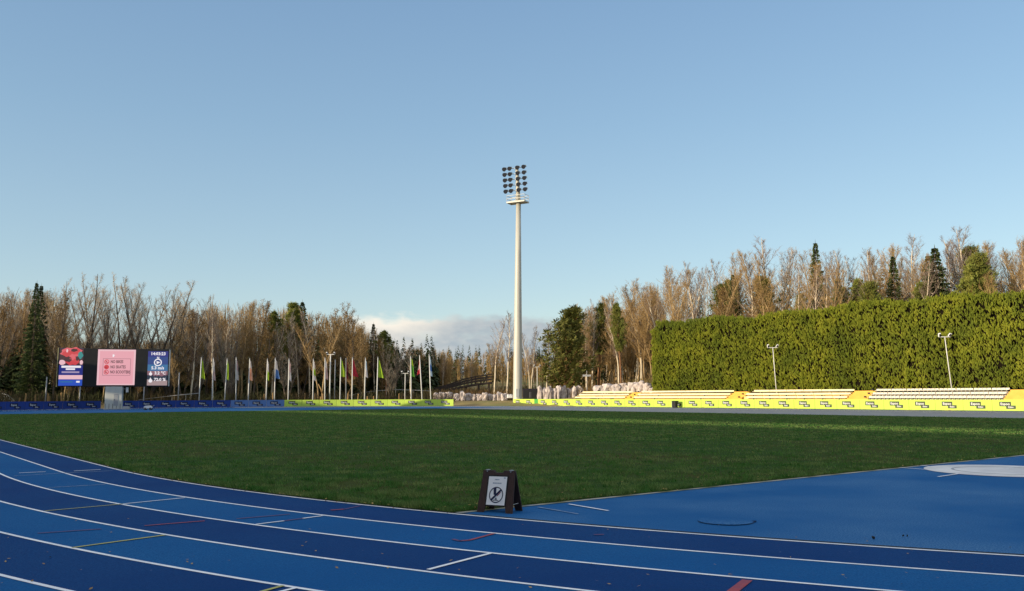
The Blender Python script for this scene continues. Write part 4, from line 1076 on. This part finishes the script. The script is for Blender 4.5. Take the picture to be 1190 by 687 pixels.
xs_ = [-160, 0, 35, 60, 100, 130, 170, 200, 232, 262, 300, 330, 350, 372, 402, 420, 440, 470, 500, 560, 640, 652, 680, 720, 745, 770, 800, 832, 862, 900, 930, 960, 1015, 1060, 1090, 1120, 1150, 1190, 1400]
ys_ = [322, 333, 334, 326, 320, 323, 322, 338, 346, 343, 346, 352, 354, 358, 362, 372, 382, 396, 402, 404, 378, 366, 350, 337, 325, 310, 297, 290, 302, 284, 292, 286, 282, 286, 296, 268, 282, 270, 262]
def outline(px): return float(np.interp(px, xs_, ys_))
# trees one can single out
for k, px, py, dy, wd, lb in [
    ('spruce', 35.5, 328, 26, .85, 'dark green spruce with twin-like narrow top left of the scoreboard, tallest conifer there'),
    ('spruce', 41, 331, 30, .8, 'dark spruce close behind the tallest conifer left of the scoreboard'),
    ('drybrown', 62, 340, 24, .8, 'golden-brown tree between the dark spruce and the scoreboard'),
    ('broad', 88, 318, 30, 1.3, 'large bare grey tree with spreading crown above the scoreboard poster'),
    ('broad', 108, 320, 40, 1.2, 'bare grey tree rising above the dark gap of the scoreboard'),
    ('broad', 125, 323, 28, 1.1, 'bare grey tree rising above the pink scoreboard panel'),
    ('broad', 143, 320, 32, 1.1, 'narrow bare grey tree above the right edge of the pink panel'),
    ('broad', 174, 318, 30, 1.4, 'widest bare grey tree above the weather panel of the scoreboard'),
    ('broad', 78, 322, 36, 1.2, 'bare grey tree at the left end of the scoreboard, behind its poster'),
    ('broad', 158, 322, 36, 1.1, 'bare grey tree above the dark gap left of the weather panel'),
    ('broad', 196, 328, 30, 1.1, 'bare grey tree at the right end of the scoreboard'),
    ('broad', 230, 341, 26, .95, 'bare tree with pale round top right of the scoreboard'),
    ('drybrown', 212, 352, 24, 1.0, 'dark tree with brown leaves just right of the scoreboard'),
    ('drybrown', 223, 360, 30, 1.0, 'low brown-leaved tree above the first lime flag'),
    ('spruce', 349, 350, 44, 1.0, 'small dark spruce tip poking out of the brown wood above the flags'),
    ('pine', 334, 352, 40, 1.1, 'brownish pine beside the dark spruce tip above the flags'),
    ('drybrown', 402, 357, 34, .95, 'tall brown tree at the right end of the wood, above the lime and red flags'),
    ('spruce', 433, 376, 46, 1.0, 'pointed dark spruce before the cloud, above the right-hand lime flag'),
    ('pine', 449, 384, 40, 1.15, 'dark green pine before the cloud, right of the pointed spruce'),
    ('roundpine', 656, 360, None, 1.35, 'broad round green pine right of the floodlight mast'),
    ('spruce', 955, 281, None, .8, 'pointed dark spruce top standing out above the middle of the hedge'),
    ('spruce', 856, 318, None, .9, 'dark spruce behind the birches above the left part of the hedge'),
    ('spruce', 1046, 297, None, 1.0, 'dark rounded spruce left of the single birch above the hedge'),
    ('birch', 1060, 270, None, 1.0, 'single tall birch with a fine crown above the right lamp post'),
    ('spruce', 1096, 287, None, 1.25, 'broad green spruce above the hedge, left of the tallest birch'),
    ('birch', 1120, 255, None, 1.1, 'tallest pale birch above the hedge near the right edge'),
    ('spruce', 1088, 296, None, 1.1, 'smaller green spruce close left of the broad spruce above the hedge'),
    ('pine', 1150, 290, None, 1.0, 'green pine above the hedge near the right edge, right of its taller neighbour'),
    ('pine', 722, 352, None, .8, 'green pine among the bare birches on the slope left of the hedge'),
    ('pine', 1141, 282, None, .95, 'green-topped pine right of the tallest birch above the hedge'),
    ('birch', 896, 278, None, 1.35, 'pale wide birch rising above the left hedge lamp'),
    ('birch', 575, 366, None, .9, 'pale birch left of the floodlight mast with a fine plum crown'),
    ('birch', 589, 360, None, .9, 'tallest pale birch close to the left of the floodlight mast'),
    ('birch', 634, 372, None, 1.0, 'pale birch between the floodlight mast and the round pine'),
    ('birch', 616, 378, None, .9, 'leaning birch close right of the floodlight mast')]:
    if dy is None:
        if px < 640: Y = 176+rnd.uniform(-4, 8)
        elif px < 700: Y = 170
        else: Y = y_on_n(px, 112+rnd.uniform(0, 12))
    else: Y = y_on_bend(px, RAD+10.7)+dy*.7
    tree(k, px, py, Y, lb, wd)
def pick(ws):
    r = rnd.random()*sum(w for _, w in ws)
    for k, w in ws:
        r -= w
        if r <= 0: return k
    return ws[-1][0]
# the wood on the left
for i in range(104):
    px = -30+(i+rnd.random())*(510/104); o_ = outline(px); 
    zone_low = 60 < px < 205
    k = pick([('tan', 3.6), ('drybrown', 2.2), ('broad', 1.3), ('birch', 1.5), ('spruce', .10), ('pine', .18)]) if not zone_low else pick([('tan', 2), ('drybrown', 1.6), ('spruce', .2)])
    top = o_+(abs(rnd.gauss(6, 14)) if not zone_low else rnd.uniform(62, 95))
    tree(k, px, top, y_on_bend(min(px, 520), RAD+10.7)+(rnd.uniform(9, 46) if px > 45 else rnd.uniform(28, 52)))
# around the mast
for i in range(16):
    px = 470+(i+rnd.random())*(170/16)
    tree(pick([('birch', 3), ('tan', 3)]), px, rnd.uniform(398, 420) if px < 560 else rnd.uniform(380, 415), rnd.uniform(190, 235) if px < 560 else rnd.uniform(178, 200))
# the open slope left of the hedge
for i in range(46):
    px = 664+(i+rnd.random())*(104/46)
    tree(pick([('birch', 2.6), ('tan', 3.4), ('pine', .25)]), px, outline(px)+abs(rnd.gauss(4, 14)), y_on_n(px, 116+rnd.uniform(0, 34)))
# behind the hedge
for i in range(112):
    px = 758+(i+rnd.random())*(560/112)
    k = pick([('birch', 3.6), ('tan', 3.4), ('spruce', .10), ('pine', .30), ('drybrown', .35)])
    top = outline(px)+abs(rnd.gauss(4, 12))+(30 if k in ('spruce', 'pine', 'drybrown') else 0)
    tree(k, px, top, y_on_n(min(px, 1300), 108+rnd.uniform(0, 34)))
marks = [(-1e9, -400, 'behind the home straight'), (-400, 4, 'at the left edge behind the blue boards'), (4, 66, 'left of the scoreboard'), (66, 113, 'behind the left half of the scoreboard'), (113, 158, 'behind the pink scoreboard panel'),
         (158, 205, 'behind the weather panel of the scoreboard'), (205, 240, 'behind the first lime flag'), (240, 268, 'behind the second and third flags'), (268, 300, 'behind the salmon flag'),
         (300, 345, 'behind the blue and white flag'), (345, 385, 'behind the twin lamp post'), (385, 430, 'behind the red flag'), (430, 470, 'behind the right-hand lime flag'), (470, 515, 'behind the last three flags'),
         (515, 570, 'above the dark footbridge'), (570, 604, 'left of the floodlight mast foot'), (604, 660, 'right of the floodlight mast foot'), (660, 690, 'on the slope beside the round pine'), (690, 722, 'on the slope above the pale stones'),
         (722, 756, 'just left of the hedge end'), (756, 810, 'above the left end of the hedge'), (810, 870, 'above the hedge left of the first lamp post'), (870, 930, 'above the hedge around the left lamp post'),
         (930, 990, 'above the hedge behind the pointed spruce'), (990, 1050, 'above the middle of the white seats'), (1050, 1100, 'above the hedge near the single birch'), (1100, 1150, 'above the hedge near the tallest birch'), (1150, 1e9, 'above the hedge at the right edge')]
def mark_of(px):
    for a_, b_, m_ in marks:
        if a_ <= px < b_: return m_
groups = {}
for i, (k, px, b, H, lb, wd) in enumerate(TREES):
    if lb is None: groups.setdefault((k, mark_of(px)), []).append((px, i))
LBL = {}
for (k, m_), lst in groups.items():
    lst.sort()
    for j, (px, i) in enumerate(lst):
        nm = NM[k][1]
        LBL[i] = (nm+' '+m_) if len(lst) == 1 else ('left' if j == 0 else 'right')+' one of two: '+nm+' '+m_ if len(lst) == 2 else ORD[j]+' from left: '+nm+' '+m_
cnt = {}
for i, (k, px, b, H, lb, wd) in enumerate(TREES):
    ps = PROTO[k]; j = cnt.get(k, 0); cnt[k] = j+1; tm, cm, H0 = ps[j % len(ps)]
    r = thing(NM[k][0], lb or LBL[i], 'tree', b, rnd.random()*6.28, 'trees around the stadium')
    s_ = H/H0; wv = wd*s_*rnd.uniform(.92, 1.12); r.scale = (wv, wv, s_)
    link('trunk', tm, r); link('crown', cm, r)

# far wood: many simple trees merged into one mass
g = np.random.default_rng(5)
def soft_tree(kind, H):
    rr = random.Random(int(g.integers(1e9))); v = []
    if kind == 0:   # conifer
        for q in range(150):
            t = rr.random()**.8; z = H*(.12+.88*t); r_ = H*.15*(1-t)+.15; a = rr.random()*6.28; c = Vector((math.cos(a)*r_*.5, math.sin(a)*r_*.5, z)); e = Vector((math.cos(a)*r_*1.25, math.sin(a)*r_*1.25, z-r_*.5)); s_ = Vector((-math.sin(a), math.cos(a), 0))*rr.uniform(.25, .5)*(1.3-t)
            v.append((c-s_, c+s_, e+s_*.6, e-s_*.6))
    else:           # bare
        v.append((Vector((-.12, 0, 0)), Vector((.12, 0, 0)), Vector((.03, 0, H)), Vector((-.03, 0, H))))
        v.append((Vector((0, -.12, 0)), Vector((0, .12, 0)), Vector((0, .03, H)), Vector((0, -.03, H))))
        for q in range(190):
            t = rr.uniform(.12, .95); a = rr.random()*6.28; r0_ = H*.02*rr.random()*8*(1-t*.5); c = Vector((math.cos(a)*r0_, math.sin(a)*r0_, H*t)); e = c+Vector((math.cos(a)*rr.uniform(.2, 1.0), math.sin(a)*rr.uniform(.2, 1.0), rr.uniform(.8, 2.2))); s_ = Vector((-math.sin(a), math.cos(a), 0))*.045
            v.append((c-s_, c+s_, e+s_*.4, e-s_*.4))
    return v
VV = {0: [], 1: []}
def soft(px, pyt, Y, kind):
    b = at(px, 455, Y); b.z = terr(b.x, b.y)-.1; H = max(4.0, at(px, pyt, Y).z-b.z)
    for f in soft_tree(kind, H):
        for p in f: VV[kind].append((p.x+b.x, p.y+b.y, p.z+b.z))
for i in range(560):
    px = -90+rnd.random()*610
    if 70 < px < 200: top = rnd.uniform(395, 415)
    else: top = outline(px)+rnd.uniform(6, 42)
    soft(px, top, y_on_bend(min(px, 520), RAD+10.7)+rnd.uniform(42, 100), 0 if rnd.random() < .10 else 1)
for i in range(300):
    px = -90+rnd.random()*600
    soft(px, rnd.uniform(388, 422), y_on_bend(min(px, 520), RAD+10.7)+rnd.uniform(26, 70), 0)  # low dark conifers added behind, standing in for shade in the lower wood
for i in range(150):
    px = 480+rnd.random()*210; k = 0 if rnd.random() < .25 else 1
    soft(px, rnd.uniform(400, 408) if k == 0 else rnd.uniform(405, 428), rnd.uniform(250, 420) if k else rnd.uniform(330, 430), k)
for i in range(130):
    px = 652+rnd.random()*118
    soft(px, outline(px)+rnd.uniform(12, 60), y_on_n(px, 136+rnd.uniform(0, 60)), 1)
for i in range(200):
    px = 655+rnd.random()*720; k = 0 if rnd.random() < .52 else 1
    soft(px, outline(px)+rnd.uniform(24, 60), y_on_n(min(px, 1300), 138+rnd.uniform(0, 50)), k)
for k, m in ((0, M['needle_spruce']), (1, M['twig_tan'])):
    V = np.array(VV[k]); o = link('far_wood', np_mesh('far_wood', V, np.arange(len(V)).reshape(-1, 4), m)); tag(o, kind='stuff')
# undergrowth: brown stems and tussocks between the trees
A = []
def stems_at(px, Y, hmin, hmax):
    b = at(px, 460, Y); zz = terr(b.x, b.y); h = rnd.uniform(hmin, hmax); a = rnd.random()*6.28; w = rnd.uniform(.03, .07); s_ = Vector((math.cos(a), math.sin(a), 0))*w
    t = Vector((rnd.gauss(0, .25)*h, rnd.gauss(0, .25)*h, h)); p = Vector((b.x, b.y, zz-.05))
    A.extend([p-s_, p+s_, p+t*.6+s_*.7, p+t*.6-s_*.7]); q = p+t*.55
    for k in range(3):
        e = q+Vector((rnd.gauss(0, .4), rnd.gauss(0, .4), rnd.uniform(.2, .6)*h)); A.extend([q-s_*.5, q+s_*.5, e+s_*.3, e-s_*.3])
for i in range(8000): px = -150+rnd.random()*680; stems_at(px, y_on_bend(min(px, 520), RAD+10.7)+6+rnd.random()**1.3*40, .3, 2.2)
V = np.array([tuple(v) for v in A]); tag(link('undergrowth', np_mesh('undergrowth', V, np.arange(len(V)).reshape(-1, 4), mat('shaded_brush', (.085, .058, .024), (.05, .036, .018), .5, .9, c3=(.06, .065, .02), scale3=.1))), kind='stuff')  # darker copy of the brush, shade of the left wood put into the colour
A = []
for i in range(4500): stems_at(490+rnd.random()*180, 172+rnd.random()**1.5*60, .4, 2.4)
for i in range(8000): px = 640+rnd.random()*125; stems_at(px, y_on_n(px, 108+rnd.random()**1.1*62), .3, 2.6)
for i in range(2500): px = 756+rnd.random()*600; stems_at(px, y_on_n(min(px, 1300), 107+rnd.random()*30), 1.5, 5)
V = np.array([tuple(v) for v in A]); tag(link('undergrowth', np_mesh('undergrowth', V, np.arange(len(V)).reshape(-1, 4), M['brush'])), kind='stuff')

# ------------------------------------------------------------------ grandstand beside the home straight (out of view, shades the field)
gs = thing('grandstand', 'unseen long roofed grandstand beside the home straight, shading the field', 'grandstand', SN(-60, 0), RZ+math.pi)
GL = 220.0   # local x = +along, local y = -across
for i in range(8):
    mb = MB(); mb.box((GL/2, 15+i*1.5, .5+.55*i), (GL, 1.5, 1.0+1.1*i)); mb.build('tier', M['concrete'], gs)
mb = MB(); mb.box((GL/2, 27.4, 10.85/2), (GL, .3, 10.85)); mb.build('back_wall', M['col_grey'], gs)
mb = MB(); mb.face([(0, 13, 13.2), (GL, 13, 13.2), (GL, 29, 12.55), (0, 29, 12.55)]); mb.face([(0, 13, 13.2), (0, 29, 12.55), (0, 29, 12.0), (0, 13, 12.85)]); mb.face([(0, 13, 12.85), (0, 29, 12.0), (GL, 29, 12.0), (GL, 13, 12.85)])
mb.face([(0, 13, 12.85), (GL, 13, 12.85), (GL, 13, 13.2), (0, 13, 13.2)]); mb.face([(0, 29, 12.0), (0, 29, 12.55), (GL, 29, 12.55), (GL, 29, 12.0)]); mb.build('roof', M['galv_grey'], gs)
for k in range(14):
    mb = MB(); mb.box((4+k*16.4, 27.0, 6.1), (.4, .4, 12.0)); mb.build('roof_column', M['galv_grey'], gs)

# ------------------------------------------------------------------ light, sky, camera
SUN_EL = R(9.0); sdir = Vector((-.848, -.530, 0)).normalized()
sv = Vector((sdir.x*math.cos(SUN_EL), sdir.y*math.cos(SUN_EL), math.sin(SUN_EL)))
sl = bpy.data.lights.new('sun', 'SUN'); sl.energy = 2.3; sl.angle = R(.5); sl.color = (1.0, .84, .62)
so = link('sun', sl); so.rotation_euler = sv.to_track_quat('Z', 'Y').to_euler()
w = bpy.data.worlds.new('World'); sc.world = w; w.use_nodes = True; nt = w.node_tree; nd, lk = nt.nodes, nt.links
bg = nd['Background']; sky = nd.new('ShaderNodeTexSky'); sky.sky_type = 'NISHITA'; sky.sun_disc = False
sky.sun_elevation = SUN_EL; sky.sun_rotation = math.atan2(sv.x, sv.y)
sky.air_density = 1.0; sky.dust_density = .25; sky.ozone_density = 1.6
tc = nd.new('ShaderNodeTexCoord'); sx = nd.new('ShaderNodeSeparateXYZ'); lk.new(tc.outputs['Generated'], sx.inputs[0])
def math_(op, a, b=None, c=None):
    n = nd.new('ShaderNodeMath'); n.operation = op
    for i, v in enumerate((a, b, c)):
        if v is None: continue
        if isinstance(v, (int, float)): n.inputs[i].default_value = v
        else: lk.new(v, n.inputs[i])
    return n.outputs[0]
def rng(v, a, b, c=0.0, d=1.0):
    n = nd.new('ShaderNodeMapRange'); n.interpolation_type = 'SMOOTHSTEP'
    for nm, x in (('From Min', a), ('From Max', b), ('To Min', c), ('To Max', d)): n.inputs[nm].default_value = x
    lk.new(v, n.inputs['Value']); return n.outputs['Result']
gr = nd.new('ShaderNodeValToRGB'); ce = gr.color_ramp
while len(ce.elements) < 5: ce.elements.new(.5)
for e_, (ps_, c_) in zip(ce.elements, ((0.0, (.52, .65, .73)), (.15, (.40, .56, .70)), (.30, (.290, .465, .66)), (.46, (.215, .375, .61)), (1.0, (.13, .26, .52)))):
    e_.position = ps_; e_.color = (*c_, 1)
lk.new(sx.outputs['Z'], gr.inputs['Fac'])
gm = nd.new('ShaderNodeMix'); gm.data_type = 'RGBA'; gm.blend_type = 'MULTIPLY'; gm.inputs[0].default_value = 1; gm.inputs[7].default_value = (4.15, 4.15, 4.15, 1); lk.new(gr.outputs[0], gm.inputs[6])
skyc = nd.new('ShaderNodeMix'); skyc.data_type = 'RGBA'; skyc.inputs[0].default_value = .62; lk.new(sky.outputs[0], skyc.inputs[6]); lk.new(gm.outputs[2], skyc.inputs[7])
az = math_('ARCTAN2', sx.outputs['X'], sx.outputs['Y']); el = sx.outputs['Z']
cv = nd.new('ShaderNodeCombineXYZ'); lk.new(math_('MULTIPLY', az, 1.0), cv.inputs[0]); lk.new(math_('MULTIPLY', el, 2.2), cv.inputs[1])
def wn(scale, det, off):
    n = nd.new('ShaderNodeTexNoise'); n.inputs['Scale'].default_value = scale; n.inputs['Detail'].default_value = det
    mp = nd.new('ShaderNodeMapping'); mp.inputs['Location'].default_value = (off, off*.3, off*.7); lk.new(cv.outputs[0], mp.inputs['Vector']); lk.new(mp.outputs[0], n.inputs['Vector']); return n.outputs['Fac']
dt = math_('ADD', math_('MULTIPLY', sx.outputs['X'], sdir.x), math_('MULTIPLY', sx.outputs['Y'], sdir.y))
vn = nd.new('ShaderNodeTexNoise'); vn.inputs['Scale'].default_value = 3.0; vn.inputs['Detail'].default_value = 5; lk.new(tc.outputs['Generated'], vn.inputs['Vector'])
vf = math_('MULTIPLY', math_('MAXIMUM', rng(el, .56, .80), math_('MULTIPLY', rng(dt, .15, .60), rng(el, .02, .15))), rng(vn.outputs['Fac'], .2, .6, .70, 1.0))
fill_veil = nd.new('ShaderNodeMix'); fill_veil.data_type = 'RGBA'; lk.new(vf, fill_veil.inputs[0]); lk.new(skyc.outputs[2], fill_veil.inputs[6]); fill_veil.inputs[7].default_value = (3.5, 3.5, 3.7, 1)  # bright cloud added out of view, lifts the light on the shaded ground
n1, n2 = wn(26, 6, 1.3), wn(60, 5, 4.1)
edge_h = math_('ADD', math_('ADD', .070, math_('MULTIPLY', n1, .030)), math_('MULTIPLY', n2, .010))     # ragged top of the bank
topd = math_('SUBTRACT', edge_h, el)
dens = rng(topd, -.003, .010)
win = math_('MULTIPLY', rng(az, -.22, -.15), rng(az, .03, .13, 1.0, 0.0))
dens = math_('MULTIPLY', math_('MULTIPLY', dens, win), rng(n1, .25, .5, .75, 1.0))
lit = math_('MULTIPLY', rng(az, -.14, -.04, 1.0, 0.10), rng(topd, .0, .028, 1.0, .35))
lit = math_('ADD', lit, math_('MULTIPLY', math_('SUBTRACT', n2, .5), .5))
cm = nd.new('ShaderNodeMix'); cm.data_type = 'RGBA'; cm.inputs[6].default_value = (1.8, 2.08, 2.28, 1); cm.inputs[7].default_value = (4.5, 4.1, 3.5, 1); lk.new(lit, cm.inputs[0]); cm.clamp_factor = True
mx = nd.new('ShaderNodeMix'); mx.data_type = 'RGBA'; lk.new(dens, mx.inputs[0]); lk.new(fill_veil.outputs[2], mx.inputs[6]); lk.new(cm.outputs[2], mx.inputs[7])
lk.new(mx.outputs[2], bg.inputs['Color']); bg.inputs['Strength'].default_value = .10

cam = bpy.data.cameras.new('camera'); co = link('camera', cam); sc.camera = co
cam.sensor_width = 36; cam.lens = F_PX/1190*36; cam.clip_start = .1; cam.clip_end = 8000
co.matrix_world = Matrix.Translation((0, 0, CAM_H))@(Matrix.Rotation(math.pi/2+PITCH, 4, 'X')@Matrix.Rotation(ROLL, 4, 'Z'))
sc.view_settings.view_transform = 'Standard'; sc.view_settings.look = 'None'; sc.view_settings.gamma = 1; sc.view_settings.exposure = 1.27
sc.render.engine = 'CYCLES'; sc.cycles.use_denoising = True; sc.cycles.denoising_input_passes = 'RGB_ALBEDO_NORMAL'; sc.cycles.denoising_prefilter = 'NONE'; sc.cycles.sample_clamp_indirect = 2.0; sc.cycles.max_bounces = 5; sc.cycles.diffuse_bounces = 2; sc.cycles.transparent_max_bounces = 4
